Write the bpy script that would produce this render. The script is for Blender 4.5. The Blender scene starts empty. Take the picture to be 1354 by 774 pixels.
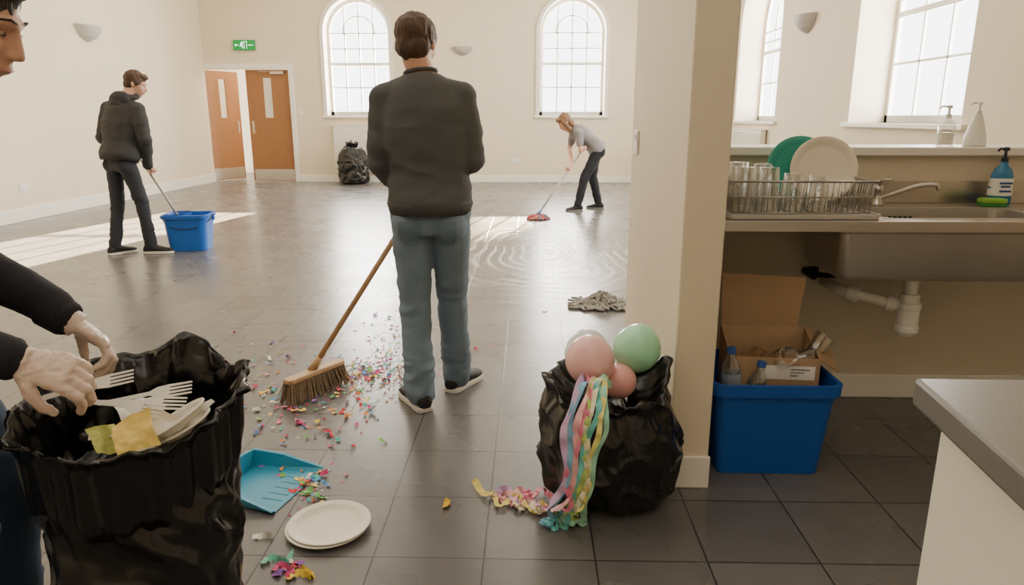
import bpy, bmesh, math, random
from mathutils import Vector, Matrix, noise
random.seed(7)
C = bpy.context.scene.collection
V = Vector
H = 1.33; F = 930.0
PITCH = math.atan(232/930); YAW = 0.024
cp, sp_ = math.cos(PITCH), math.sin(PITCH)
FW = V((-math.sin(YAW)*cp, math.cos(YAW)*cp, -sp_))
RT = V((math.cos(YAW), math.sin(YAW), 0)); UP = RT.cross(FW)
def ray(px, py): return FW + RT*((px-677)/F) - UP*((py-387)/F)
def P(px, py, z=0.0):
    d = ray(px, py); return V((0,0,H)) + d*((z-H)/d.z)
def PY(px, py, Y):
    d = ray(px, py); return V((0,0,H)) + d*(Y/d.y)
cam = bpy.data.cameras.new('camera'); co = bpy.data.objects.new('camera', cam); C.objects.link(co)
co.location = (0,0,H); co.rotation_euler = (math.pi/2-PITCH, 0, YAW)
cam.sensor_width = 36; cam.lens = 36*F/1354; cam.clip_start = .02
bpy.context.scene.camera = co

# ---------------------------------------------------------------- materials
def s(r, g, b):
    f = lambda c: (c/255/12.92) if c/255 <= .04045 else ((c/255+.055)/1.055)**2.4
    return (f(r), f(g), f(b), 1)
def M(name, col, rough=.5, metal=0, bump=0, bs=30, var=0, vs=5, stretch=None, trans=0, alpha=1, emit=0, sheen=0, coat=0, distort=0):
    m = bpy.data.materials.new(name); m.use_nodes = True; nt = m.node_tree; b = nt.nodes['Principled BSDF']
    b.inputs['Base Color'].default_value = col; b.inputs['Roughness'].default_value = rough; b.inputs['Metallic'].default_value = metal
    b.inputs['Transmission Weight'].default_value = trans; b.inputs['Alpha'].default_value = alpha
    b.inputs['Sheen Weight'].default_value = sheen; b.inputs['Coat Weight'].default_value = coat
    if emit:
        b.inputs['Emission Color'].default_value = col; b.inputs['Emission Strength'].default_value = emit
    tc = nt.nodes.new('ShaderNodeTexCoord'); mp = nt.nodes.new('ShaderNodeMapping')
    nt.links.new(tc.outputs['Object'], mp.inputs[0])
    if stretch: mp.inputs['Scale'].default_value = stretch
    n = nt.nodes.new('ShaderNodeTexNoise'); n.inputs['Scale'].default_value = vs; n.inputs['Detail'].default_value = 4
    nt.links.new(mp.outputs[0], n.inputs['Vector'])
    va = max(var, .03)
    mx = nt.nodes.new('ShaderNodeMix'); mx.data_type = 'RGBA'
    mx.inputs['A'].default_value = tuple(c*(1-va) for c in col[:3])+(1,); mx.inputs['B'].default_value = tuple(min(1, c*(1+va)) for c in col[:3])+(1,)
    nt.links.new(n.outputs[0], mx.inputs['Factor']); nt.links.new(mx.outputs['Result'], b.inputs['Base Color'])
    if bump:
        n2 = nt.nodes.new('ShaderNodeTexNoise'); n2.inputs['Scale'].default_value = bs; n2.inputs['Detail'].default_value = 3
        if distort: n2.inputs['Distortion'].default_value = distort; n2.inputs['Detail'].default_value = 1; n2.inputs['Roughness'].default_value = .4
        nt.links.new(mp.outputs[0], n2.inputs['Vector'])
        bp = nt.nodes.new('ShaderNodeBump'); bp.inputs['Strength'].default_value = bump; bp.inputs['Distance'].default_value = .01
        nt.links.new(n2.outputs[0], bp.inputs['Height']); nt.links.new(bp.outputs[0], b.inputs['Normal'])
    return m
def clear(name, col=(1,1,1,1), k=.82, rough=.03, const=None):
    m = bpy.data.materials.new(name); m.use_nodes = True; nt = m.node_tree; nt.nodes.clear()
    o = nt.nodes.new('ShaderNodeOutputMaterial'); t = nt.nodes.new('ShaderNodeBsdfTransparent'); t.inputs[0].default_value = col
    g = nt.nodes.new('ShaderNodeBsdfGlossy'); g.inputs['Roughness'].default_value = rough; g.inputs[0].default_value = (.9,.92,.92,1)
    mx = nt.nodes.new('ShaderNodeMixShader'); mx.inputs[0].default_value = const or .1
    if const is None:
        lw = nt.nodes.new('ShaderNodeLayerWeight'); lw.inputs[0].default_value = 1-k
        mr = nt.nodes.new('ShaderNodeMapRange'); mr.inputs['To Min'].default_value = .1; mr.inputs['To Max'].default_value = .95
        nt.links.new(lw.outputs['Facing'], mr.inputs['Value']); nt.links.new(mr.outputs[0], mx.inputs[0])
    nt.links.new(t.outputs[0], mx.inputs[1]); nt.links.new(g.outputs[0], mx.inputs[2]); nt.links.new(mx.outputs[0], o.inputs[0])
    return m
wallm = M('cream_paint', s(228,215,190), .75, bump=.05, bs=60, var=.03, vs=1.5)
wallk = M('kitchen_paint', s(212,201,180), .7, bump=.05, bs=60, var=.04, vs=2)
white = M('white_gloss', s(240,236,226), .4)
white2 = M('white_plastic', s(240,238,232), .35)
ceilm = M('ceiling_paint', s(235,228,212), .8)
wood = M('oak_veneer', s(152,104,64), .4, var=.18, vs=4, stretch=(6,6,.6), bump=.02, bs=20)
steel = M('brushed_steel', s(196,191,184), .3, 1, var=.06, vs=8, stretch=(1,12,1))
steeld = M('sink_steel', s(182,178,172), .38, .75, var=.08, vs=5)
chrome = M('chrome', s(215,215,215), .15, 1)
bagm = M('black_polythene', s(20,20,21), .25, bump=.45, bs=14, var=.2, coat=.1, distort=1.0)
blackp = M('black_plastic', s(24,24,25), .45)
glassm = clear('clear_glass', k=.7)
panem = clear('window_glass', (1,1,1,1), const=.05)
def floor_mat():
    m = bpy.data.materials.new('floor_tiles'); m.use_nodes = True; nt = m.node_tree; b = nt.nodes['Principled BSDF']; N = nt.nodes.new; L = nt.links.new
    tc = N('ShaderNodeTexCoord'); mp = N('ShaderNodeMapping'); mp.inputs['Location'].default_value = (.133+.345*40, -1.914+.36*40, 0)
    L(tc.outputs['Object'], mp.inputs[0])
    br = N('ShaderNodeTexBrick'); br.offset = 0; br.inputs['Scale'].default_value = 1; br.inputs['Brick Width'].default_value = .345
    br.inputs['Row Height'].default_value = .36; br.inputs['Mortar Size'].default_value = .0034; br.inputs['Mortar Smooth'].default_value = .3
    br.inputs['Color1'].default_value = s(108,106,105); br.inputs['Color2'].default_value = s(99,97,96); br.inputs['Mortar'].default_value = s(54,51,50)
    L(mp.outputs[0], br.inputs['Vector'])
    n = N('ShaderNodeTexNoise'); n.inputs['Scale'].default_value = 9; n.inputs['Detail'].default_value = 6; L(tc.outputs['Object'], n.inputs['Vector'])
    mx = N('ShaderNodeMix'); mx.data_type = 'RGBA'; mx.blend_type = 'MULTIPLY'; mx.inputs['Factor'].default_value = 1
    cr = N('ShaderNodeMapRange'); cr.inputs['To Min'].default_value = .9; cr.inputs['To Max'].default_value = 1.1; L(n.outputs[0], cr.inputs[0])
    L(br.outputs['Color'], mx.inputs['A']); L(cr.outputs[0], mx.inputs['B'])
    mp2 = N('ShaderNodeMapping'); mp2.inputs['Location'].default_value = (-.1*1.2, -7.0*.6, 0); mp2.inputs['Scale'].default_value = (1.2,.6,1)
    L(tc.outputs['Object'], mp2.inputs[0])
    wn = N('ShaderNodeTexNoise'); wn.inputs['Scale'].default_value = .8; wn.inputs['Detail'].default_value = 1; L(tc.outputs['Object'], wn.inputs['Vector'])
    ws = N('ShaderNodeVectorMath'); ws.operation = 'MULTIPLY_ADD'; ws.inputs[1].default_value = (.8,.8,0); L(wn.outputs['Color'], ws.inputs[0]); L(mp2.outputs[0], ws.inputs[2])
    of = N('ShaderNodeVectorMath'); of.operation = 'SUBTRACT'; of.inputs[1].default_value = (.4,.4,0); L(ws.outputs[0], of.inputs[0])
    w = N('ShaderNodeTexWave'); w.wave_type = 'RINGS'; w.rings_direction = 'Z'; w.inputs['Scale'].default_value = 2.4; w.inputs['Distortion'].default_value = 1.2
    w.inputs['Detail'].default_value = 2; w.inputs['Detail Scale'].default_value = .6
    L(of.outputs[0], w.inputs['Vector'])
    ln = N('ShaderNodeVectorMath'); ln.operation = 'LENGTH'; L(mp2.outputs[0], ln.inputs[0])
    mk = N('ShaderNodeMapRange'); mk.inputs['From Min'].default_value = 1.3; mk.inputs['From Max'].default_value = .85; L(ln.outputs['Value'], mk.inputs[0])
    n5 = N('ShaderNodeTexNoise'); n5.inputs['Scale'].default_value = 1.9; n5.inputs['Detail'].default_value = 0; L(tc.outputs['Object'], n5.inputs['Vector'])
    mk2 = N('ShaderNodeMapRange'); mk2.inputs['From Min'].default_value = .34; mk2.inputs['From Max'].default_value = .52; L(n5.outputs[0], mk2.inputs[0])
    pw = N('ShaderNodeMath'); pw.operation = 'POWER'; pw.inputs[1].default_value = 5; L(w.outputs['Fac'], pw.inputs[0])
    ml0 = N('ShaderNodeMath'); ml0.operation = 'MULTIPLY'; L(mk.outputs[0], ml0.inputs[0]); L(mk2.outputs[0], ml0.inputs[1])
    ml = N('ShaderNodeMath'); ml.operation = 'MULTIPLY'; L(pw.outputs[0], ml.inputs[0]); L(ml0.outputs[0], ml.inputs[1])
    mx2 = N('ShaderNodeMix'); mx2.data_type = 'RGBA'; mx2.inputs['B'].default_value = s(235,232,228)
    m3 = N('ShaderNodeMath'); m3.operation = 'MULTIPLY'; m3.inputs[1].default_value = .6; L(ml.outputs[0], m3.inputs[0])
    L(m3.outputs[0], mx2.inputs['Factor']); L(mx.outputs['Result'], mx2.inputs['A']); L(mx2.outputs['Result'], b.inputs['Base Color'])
    n2 = N('ShaderNodeTexNoise'); n2.inputs['Scale'].default_value = 2; n2.inputs['Detail'].default_value = 3; L(tc.outputs['Object'], n2.inputs['Vector'])
    rr = N('ShaderNodeMapRange'); rr.inputs['From Min'].default_value = .3; rr.inputs['From Max'].default_value = .7
    rr.inputs['To Min'].default_value = .25; rr.inputs['To Max'].default_value = .31; L(n2.outputs[0], rr.inputs[0])
    ad = N('ShaderNodeMath'); ad.operation = 'MULTIPLY_ADD'; ad.inputs[1].default_value = .12; L(ml.outputs[0], ad.inputs[0]); L(rr.outputs[0], ad.inputs[2])
    L(ad.outputs[0], b.inputs['Roughness'])
    bp = N('ShaderNodeBump'); bp.inputs['Strength'].default_value = .4; bp.inputs['Distance'].default_value = .003; bp.invert = True
    L(br.outputs['Fac'], bp.inputs['Height']); L(bp.outputs[0], b.inputs['Normal'])
    return m

# ---------------------------------------------------------------- mesh helpers
def new(): return bmesh.new()
def wm(o):
    m = Matrix.Identity(4)
    while o: m = o.matrix_basis @ m; o = o.parent
    return m
def obj(name, bm, mat, parent=None, smooth=False, bevel=0, kind=None, label=None, sub=0, fixn=True):
    if fixn: bmesh.ops.recalc_face_normals(bm, faces=bm.faces)
    if parent: bm.transform(wm(parent).inverted())
    me = bpy.data.meshes.new(name); bm.to_mesh(me); bm.free()
    if smooth:
        for p in me.polygons: p.use_smooth = True
    me.materials.append(mat)
    o = bpy.data.objects.new(name, me); C.objects.link(o)
    if parent: o.parent = parent
    if bevel:
        b = o.modifiers.new('bevel', 'BEVEL'); b.width = bevel; b.segments = 2; b.limit_method = 'ANGLE'
    if kind: o['kind'] = kind
    if label: o['label'] = label
    return o
def tag(o, label, cat, group=None):
    o['label'] = label; o['category'] = cat
    if group: o['group'] = group
    return o
def thing(name, label, cat, loc=(0,0,0), rz=0, group=None):
    o = bpy.data.objects.new(name, None); C.objects.link(o); o.location = loc; o.rotation_euler = (0,0,rz)
    o.empty_display_size = .1
    return tag(o, label, cat, group)
def box(bm, x0, x1, y0, y1, z0, z1, mat=None):
    m = Matrix.Translation(((x0+x1)/2, (y0+y1)/2, (z0+z1)/2)) @ Matrix.Diagonal((x1-x0, y1-y0, z1-z0, 1))
    if mat is not None: m = mat @ m
    bmesh.ops.create_cube(bm, size=1, matrix=m)
def ell(bm, c, r, R=None, u=20, v=12):
    if not hasattr(r, '__len__'): r = (r, r, r)
    m = Matrix.Translation(c) @ (R.to_4x4() if R else Matrix.Identity(4)) @ Matrix.Diagonal((r[0], r[1], r[2], 1))
    bmesh.ops.create_uvsphere(bm, u_segments=u, v_segments=v, radius=1, matrix=m)
def loft(bm, rings, seg=24, cap=True):
    vs = []
    for c, ax, ay in rings:
        c, ax, ay = V(c), V(ax), V(ay)
        vs.append([bm.verts.new(c+ax*math.cos(2*math.pi*i/seg)+ay*math.sin(2*math.pi*i/seg)) for i in range(seg)])
    for a, b in zip(vs, vs[1:]):
        for i in range(seg):
            bm.faces.new((a[i], a[(i+1) % seg], b[(i+1) % seg], b[i]))
    if cap:
        bm.faces.new(vs[0][::-1]); bm.faces.new(vs[-1])
def tube(bm, pts, rad, seg=10, cap=True):
    pts = [V(p) for p in pts]
    if not hasattr(rad, '__len__'): rad = [rad]*len(pts)
    t = (pts[1]-pts[0]).normalized(); x = t.orthogonal().normalized(); rings = []
    for i, p in enumerate(pts):
        if i == 0: t = (pts[1]-pts[0])
        elif i == len(pts)-1: t = pts[-1]-pts[-2]
        else: t = (pts[i+1]-p).normalized()+(p-pts[i-1]).normalized()
        t = t.normalized(); x = (x - t*x.dot(t)).normalized(); y = t.cross(x)
        rings.append((p, x*rad[i], y*rad[i]))
    loft(bm, rings, seg, cap)
def limb(bm, pts, rad, seg=16):
    tube(bm, pts, rad, seg)
    for p, r in zip(pts, rad): ell(bm, V(p), r*.995, u=16, v=10)
def lathe(bm, prof, seg=32, mat=None, cap=True):
    vs = []
    for r, z in prof:
        vs.append([bm.verts.new((max(r,1e-4)*math.cos(2*math.pi*i/seg), max(r,1e-4)*math.sin(2*math.pi*i/seg), z)) for i in range(seg)])
    for a, b in zip(vs, vs[1:]):
        for i in range(seg): bm.faces.new((a[i], a[(i+1) % seg], b[(i+1) % seg], b[i]))
    if cap:
        bm.faces.new(vs[0][::-1]); bm.faces.new(vs[-1])
    if mat is not None:
        for ring in vs:
            for v in ring: v.co = mat @ v.co
def prism(bm, pts, z0, z1, mat=None):
    a = [bm.verts.new((x, y, z0)) for x, y in pts]; b = [bm.verts.new((x, y, z1)) for x, y in pts]
    n = len(pts)
    for i in range(n): bm.faces.new((a[i], a[(i+1) % n], b[(i+1) % n], b[i]))
    bm.faces.new(a[::-1]); bm.faces.new(b)
    if mat is not None:
        for v in a+b: v.co = mat @ v.co
def rr(x0, x1, y0, y1, r_, n=6):
    out = []
    for cx, cy, a0 in ((x1-r_,y1-r_,0),(x0+r_,y1-r_,90),(x0+r_,y0+r_,180),(x1-r_,y0+r_,270)):
        for k in range(n+1): a = math.radians(a0+90*k/n); out.append((cx+r_*math.cos(a), cy+r_*math.sin(a)))
    return out
def stack(bm, levels, cap0=False, cap1=True):
    vs = [[bm.verts.new((x,y,z)) for x, y in pts] for pts, z in levels]; n = len(vs[0])
    for a, b in zip(vs, vs[1:]):
        for i in range(n): bm.faces.new((a[i], a[(i+1) % n], b[(i+1) % n], b[i]))
    if cap0: bm.faces.new(vs[0])
    if cap1: bm.faces.new(vs[-1])
def fuse(bm, vox, it=4, fac=.5):
    bmesh.ops.recalc_face_normals(bm, faces=bm.faces)
    me = bpy.data.meshes.new('t'); bm.to_mesh(me); bm.free()
    o = bpy.data.objects.new('t', me); C.objects.link(o)
    m = o.modifiers.new('r', 'REMESH'); m.mode = 'VOXEL'; m.voxel_size = vox
    q = o.modifiers.new('s', 'SMOOTH'); q.iterations = it; q.factor = fac
    dg = bpy.context.evaluated_depsgraph_get(); e = o.evaluated_get(dg); me2 = bpy.data.meshes.new_from_object(e)
    nb = bmesh.new(); nb.from_mesh(me2)
    bpy.data.objects.remove(o); bpy.data.meshes.remove(me); bpy.data.meshes.remove(me2)
    return nb
def disp(bm, fn):
    bm.normal_update()
    for v, d in [(v, fn(v.co)) for v in bm.verts]: v.co += v.normal*d
def nz(p, sx=1, sy=1, sz=1, off=0): return noise.noise(V((p.x*sx+off, p.y*sy+off*.7, p.z*sz)))
def frame(d, up=(0,0,1)):
    y = V(d).normalized(); x = y.cross(V(up)).normalized(); z = x.cross(y)
    return Matrix((x, y, z)).transposed()
def cr(pts, n=8):
    pts = [V(p) for p in pts]; q = [pts[0]*2-pts[1]]+pts+[pts[-1]*2-pts[-2]]; out = []
    for i in range(1, len(q)-2):
        for k in range(n):
            t = k/n; a, b, c, d = q[i-1], q[i], q[i+1], q[i+2]
            out.append(.5*((2*b)+(c-a)*t+(2*a-5*b+4*c-d)*t*t+(3*b-a-3*c+d)*t**3))
    out.append(pts[-1]); return out

# ---------------------------------------------------------------- room
XL, XR, YB, YF, ZC = -6.65, 3.7, 14.9, -2.5, 4.5
def wall(name, outline, holes, f3, depth, mat):
    bm = new(); edges = []
    for loop in [outline]+holes:
        vs = [bm.verts.new(f3(*p)) for p in loop]
        edges += [bm.edges.new((vs[i], vs[(i+1) % len(vs)])) for i in range(len(vs))]
    bmesh.ops.triangle_fill(bm, use_beauty=True, edges=edges)
    for loop in holes:
        a = [bm.verts.new(f3(*p)) for p in loop]; b = [bm.verts.new(f3(*p)+V(depth)) for p in loop]
        for i in range(len(loop)): j = (i+1) % len(loop); bm.faces.new((a[i], a[j], b[j], b[i]))
    return obj(name, bm, mat, kind='structure', fixn=False)
def arch(cx, hw, z0, zs, n=20):
    return [(cx-hw, z0), (cx+hw, z0)] + [(cx+hw*math.cos(math.pi*i/n), zs+hw*math.sin(math.pi*i/n)) for i in range(n+1)]
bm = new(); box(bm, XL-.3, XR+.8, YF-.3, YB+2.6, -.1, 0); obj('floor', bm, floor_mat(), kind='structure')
bm = new(); box(bm, XL-.3, XR+.6, YF-.3, YB+.4, ZC, ZC+.1); obj('ceiling', bm, ceilm, kind='structure')
dX0, dX1 = PY(279,240,YB).x, PY(393,240,YB).x; dZ = PY(330,90,YB).z
W1, W2, SZ, SP, HW = -3.50, .86, 1.36, 2.99, .66
wall('wall_back', [(XL,0),(dX0,0),(dX0,dZ),(dX1,dZ),(dX1,0),(XR,0),(XR,ZC),(XL,ZC)], [arch(W1,HW,SZ,SP), arch(W2,HW,SZ,SP)],
     lambda x, z: V((x, YB, z)), (0,.32,0), wallm)
wy = [(11.05,13.15), (6.3,8.5)]
wall('wall_right', [(YF,0),(YB,0),(YB,ZC),(YF,ZC)], [arch((a+b)/2, (b-a)/2, 1.27, 2.75) for a, b in wy], lambda y, z: V((XR, y, z)), (.47,0,0), wallm)
bm = new(); box(bm, XL-.2, XL, YF, YB, 0, ZC); obj('wall_left', bm, wallm, kind='structure')
bm = new(); box(bm, XL-.2, XR+.2, YF-.2, YF, 0, ZC); obj('wall_front', bm, wallm, kind='structure')
def fbox(bm, x0, x1, y0, y1, z0, z1, f):
    vs = [bm.verts.new(f(x, y, z)) for x in (x0, x1) for y in (y0, y1) for z in (z0, z1)]
    for q in ((0,1,3,2),(4,5,7,6),(0,1,5,4),(2,3,7,6),(0,2,6,4),(1,3,7,5)): bm.faces.new([vs[k] for k in q])
def arch_band(bm, cx, h0, h1, z0, zs, y0, y1, f, n=24):
    A = arch(cx, h0, z0, zs, n); B = arch(cx, h1, z0, zs, n)
    for i in range(1, len(A)-1):
        vs = []
        for (x, z) in (A[i], A[i+1], B[i+1], B[i]):
            for y in (y0, y1): vs.append(bm.verts.new(f(x, y, z)))
        for q in ((0,2,4,6),(1,3,5,7),(0,1,3,2),(4,5,7,6),(0,1,7,6),(2,3,5,4)):
            bm.faces.new([vs[k] for k in q])
    fbox(bm, cx-h0, cx-h1, y0, y1, z0, zs, f)
def window(i, cx, hw, z0, zs, f, dep, trim, cols):
    root = bpy.data.objects.new('window_%d' % i, None); C.objects.link(root); root['kind'] = 'structure'
    root.location = f(cx, 0, z0)
    if trim:
        bm = new(); arch_band(bm, cx, hw, hw+.075, z0, zs, -.03, .0, f); obj('architrave', bm, white, root)
    bm = new(); fbox(bm, cx-hw-.1, cx+hw+.1, -.05, dep, z0-.05, z0, f); obj('window_sill', bm, white, root, bevel=.008)
    bm = new(); y0, y1 = dep-.06, dep-.01
    arch_band(bm, cx, hw, hw-.065, z0, zs, y0, y1, f); fbox(bm, cx-hw, cx+hw, y0, y1, z0, z0+.08, f)
    obj('window_frame', bm, white, root)
    bm = new(); zm = z0+(zs+hw-z0)*.45; fbox(bm, cx-hw+.06, cx+hw-.06, y0, y1-.01, zm-.03, zm+.03, f)
    for k in range(1, cols):
        x = cx-hw+.065+(2*hw-.13)*k/cols; zt = zs+math.sqrt(max(0, (hw-.05)**2-(x-cx)**2))
        fbox(bm, x-.013, x+.013, y0+.01, y1-.01, z0+.05, zt, f)
    for z in (z0+(zm-z0)*.55, zm+(zs-zm)*.5, zs):
        fbox(bm, cx-hw+.05, cx+hw-.05, y0+.01, y1-.01, z-.013, z+.013, f)
    arch_band(bm, cx, hw*.52, hw*.52-.026, zs, zs+.001, y0+.01, y1-.01, f)
    obj('glazing_bars', bm, white, root)
    bm = new(); a = arch(cx, hw-.03, z0+.02, zs)[:-1]; bm.faces.new([bm.verts.new(f(x, dep-.035, z)) for x, z in a]); obj('pane', bm, panem, root)
fb = lambda x, y, z: V((x, YB+y, z))
fr = lambda x, y, z: V((XR+y, x, z))
window(1, W1, HW, SZ, SP, fb, .32, True, 4); window(2, W2, HW, SZ, SP, fb, .32, True, 4)
for i, (a, b) in enumerate(wy): window(3+i, (a+b)/2, (b-a)/2, 1.27, 2.75, fr, .47, False, 4)
def board(name, x0, x1, y0, y1, h=.14):
    bm = new(); box(bm, x0, x1, y0, y1, 0, h); obj(name, bm, white, kind='structure', bevel=.006)
fo0, fo1 = PY(266,240,YB).x, PY(398,240,YB).x
board('baseboard_left', XL, XL+.022, YF, YB, .17)
board('baseboard_back', XL, fo0, YB-.022, YB); board('baseboard_back.001', fo1, XR, YB-.022, YB); board('baseboard_right', XR-.022, XR, 3.5, YB)
bm = new(); fz = PY(330,84,YB).z
box(bm, fo0, dX0+.02, YB-.03, YB+.12, 0, fz); box(bm, dX1-.02, fo1, YB-.03, YB+.12, 0, fz); box(bm, dX0, dX1, YB-.03, YB+.12, dZ-.02, fz)
obj('trim_1', bm, white, kind='structure', bevel=.008)
def leaf(i, hx, sgn, w, ang, clo):
    r = bpy.data.objects.new('door_%d' % i, None); C.objects.link(r); r['kind'] = 'structure'
    h = dZ-.03
    pc = .52*w; pw = .085
    X = lambda a: sgn*a
    bm = new()
    z0, z1 = h*.58, h*.93
    def bb(a0, a1, c0, c1, t0=0, t1=.045): box(bm, min(X(a0), X(a1)), max(X(a0), X(a1)), t0, t1, c0, c1)
    bb(0, pc-pw, .01, h); bb(pc+pw, w, .01, h); bb(pc-pw, pc+pw, .01, z0); bb(pc-pw, pc+pw, z1, h)
    obj('door_leaf', bm, wood, r)
    bm = new(); bb(pc-pw, pc+pw, z0, z1, .018, .026); obj('vision_panel', bm, M('wired_glass', s(225,220,205), .2), r)
    bm = new(); bb(.03, w-.03, .03, .26, -.004, .0); obj('kick_plate', bm, steel, r)
    bm = new(); bb(w-.1, w-.06, 1.0, 1.25, -.005, 0); obj('push_plate', bm, steel, r)
    if clo:
        bm = new(); bb(.1, .38, h-.09, h-.03, -.06, 0); bb(.3, .62, h-.045, h-.035, -.09, -.075); obj('door_closer', bm, steel, r, bevel=.004)
    r.location = (hx, YB+.05, 0); r.rotation_euler = (0,0,ang)
dw = (dX1-dX0)/2-.015
leaf(1, dX0+.022, 1, dw, math.radians(64), False); leaf(2, dX1-.022, -1, dw, 0, True)
bm = new(); box(bm, dX0-1.2, dX1+.1, YB+2.3, YB+2.4, 0, 3); box(bm, dX0-1.3, dX0-1.2, YB+.35, YB+2.4, 0, 3); box(bm, dX1+.05, dX1+.15, YB+.33, YB+2.4, 0, 3)
box(bm, dX0-1.3, dX1+.15, YB+.33, YB+2.4, 2.9, 3); obj('wall_corridor', bm, wallm, kind='structure')
PX0, PX1, PY0, PY1 = .522, .664, 2.376, 3.66
bm = new(); box(bm, PX0, PX1, PY0, PY1, 0, ZC); obj('wall_partition', bm, wallm, kind='structure', bevel=.006)
bm = new(); box(bm, PX0-.015, PX1+.004, PY0-.016, PY0, 0, .125); box(bm, PX0-.016, PX0, PY0, PY1, 0, .125); obj('baseboard_partition', bm, white, kind='structure', bevel=.004)
KY = 3.27
bm = new(); box(bm, PX1, XR, KY, KY+.22, 0, 1.163); obj('wall_kitchen', bm, wallk, kind='structure')
board('baseboard_kitchen', PX1, XR, KY-.018, KY, .12)
bm = new(); box(bm, PX1, XR, KY-.045, KY+.30, 1.163, 1.2); tag(obj('ledge_shelf', bm, white, bevel=.006), 'long white painted ledge shelf capping the half wall above the sink', 'shelf')

# ---------------------------------------------------------------- fixtures
def sconce(loc, rz, label, k=1.0):
    r = thing('wall_light', label, 'wall light'); bm = new()
    n = 20
    prof = [(.17,.0),(.168,-.012),(.15,-.05),(.11,-.095),(.05,-.125),(.012,-.135)]
    vs = [[bm.verts.new((k*q*math.cos(-math.pi*i/n), k*q*.62*math.sin(-math.pi*i/n), k*z)) for i in range(n+1)] for q, z in prof]
    for a, b in zip(vs, vs[1:]):
        for i in range(n): bm.faces.new((a[i], a[i+1], b[i+1], b[i]))
    bm.faces.new(vs[0]); bm.faces.new(vs[-1])
    obj('bowl', bm, M('grey_plaster', s(178,174,168), .6), r, smooth=False)
    bm = new(); box(bm, -.08, .08, -.012, 0, -.12, -.01); obj('wall_plate', bm, white, r)
    r.location = loc; r.rotation_euler = (0,0,rz); return r
d = ray(113,34); p = V((0,0,H))+d*(XL/d.x)
sconce((XL+.001, p.y, p.z), math.radians(90), 'half bowl wall light on the left wall above the man in the hooded top', 1.7)
p = PY(612,62,YB); sconce((p.x, YB-.001, p.z), 0, 'pale half bowl wall light on the far wall between the arched windows', 1.25)
d = ray(1070,20); p = V((0,0,H))+d*((XR-.001)/d.x); sconce(p, math.radians(-90), 'grey half bowl wall light on the right wall between two windows', 1.7)
def socket(p, rz, label, name='wall_socket', w=.15, h=.09, cat='socket', sw=2):
    r = thing(name, label, cat); bm = new(); box(bm, -w/2, w/2, -.012, 0, -h/2, h/2); obj('face_plate', bm, white2, r, bevel=.003)
    for k in range(sw):
        x = (k-(sw-1)/2)*w*.5; bm = new(); box(bm, x-.008, x+.008, -.017, -.011, h*.1, h*.32); obj('rocker', bm, white2, r)
    if name == 'wall_socket':
        for k in range(2):
            x = (k-.5)*w*.5; bm = new()
            for a, b in ((0,-.004),(-.011,-.022),(.011,-.022)): box(bm, x+a-.003, x+a+.003, -.0135, -.011, b-.005, b+.005)
            obj('pin_holes', bm, blackp, r)
    r.location = p; r.rotation_euler = (0,0,rz)
d = ray(31,247); p = V((0,0,H))+d*(XL/d.x); socket((XL+.001,p.y,p.z), math.radians(90), 'white double socket low on the left wall behind the hooded man')
p = PY(680,213,YB); socket((p.x,YB-.001,p.z), 0, 'white double socket low on the far wall left of the bending woman')
p = PY(397,148,YB); socket((fo1+.1,YB-.001,p.z), 0, 'small white call point on the far wall right of the door frame', 'call_point', .09, .09, 'call point', 1)
d = ray(843,188); p = V((0,0,H))+d*((PX0-.001)/d.x); socket((PX0-.001,min(p.y,PY1-.06),p.z), math.radians(-90), 'white light switch on the side of the cream partition', 'light_switch', .09, .11, 'light switch', 2)
p = PY(264,58,YB); socket((p.x-.0,YB-.001,p.z), 0, 'tiny white alarm box high on the far wall by the corner', 'alarm_box', .07, .1, 'alarm', 1)
p = PY(324,60,YB); r = thing('exit_sign', 'green running man exit sign above the wooden double doors', 'exit sign')
gm = M('exit_green', s(0,140,62), .4, emit=.45); wmm = M('exit_white', s(240,255,245), .4, emit=1.8)
bm = new(); box(bm, -.224, .224, -.06, 0, -.1, .1); obj('sign_case', bm, M('sign_frame', s(120,160,130), .5), r, bevel=.004)
bm = new(); box(bm, -.22, .22, -.064, -.06, -.096, .096); obj('sign_panel', bm, gm, r)
bm = new()
def sb(x0, x1, z0, z1, a=0, px=0, pz=0):
    box(bm, x0, x1, -.067, -.064, z0, z1, Matrix.Translation((px,0,pz)) @ Matrix.Rotation(a, 4, 'Y'))
ell(bm, (-.035,-.066,.055), (.013,.002,.013)); sb(-.012,.012,-.03,.03, .35, -.045, .018)
sb(-.007,.007,-.032,.0, -.7, -.05, -.005); sb(-.007,.007,-.03,0, -.2, -.03, -.028); sb(-.007,.007,-.035,0, .9, -.058, -.005); sb(-.006,.006,-.035,0,1.2,-.04,.035); sb(-.006,.006,-.03,0,-1.0,-.04,.035)
sb(.0,.008,-.07,.07,0,0,0); sb(.055,.063,-.07,.07); sb(0,.063,.062,.07)
sb(-.18,-.11,-.006,.006); sb(-.03,.0,-.006,.006,.8,-.155,.0); sb(-.03,.0,-.006,.006,-.8,-.155,.0)
sb(.09,.19,-.006,.006)
obj('pictogram', bm, wmm, r); r.location = (p.x, YB-.001, p.z)
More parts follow.
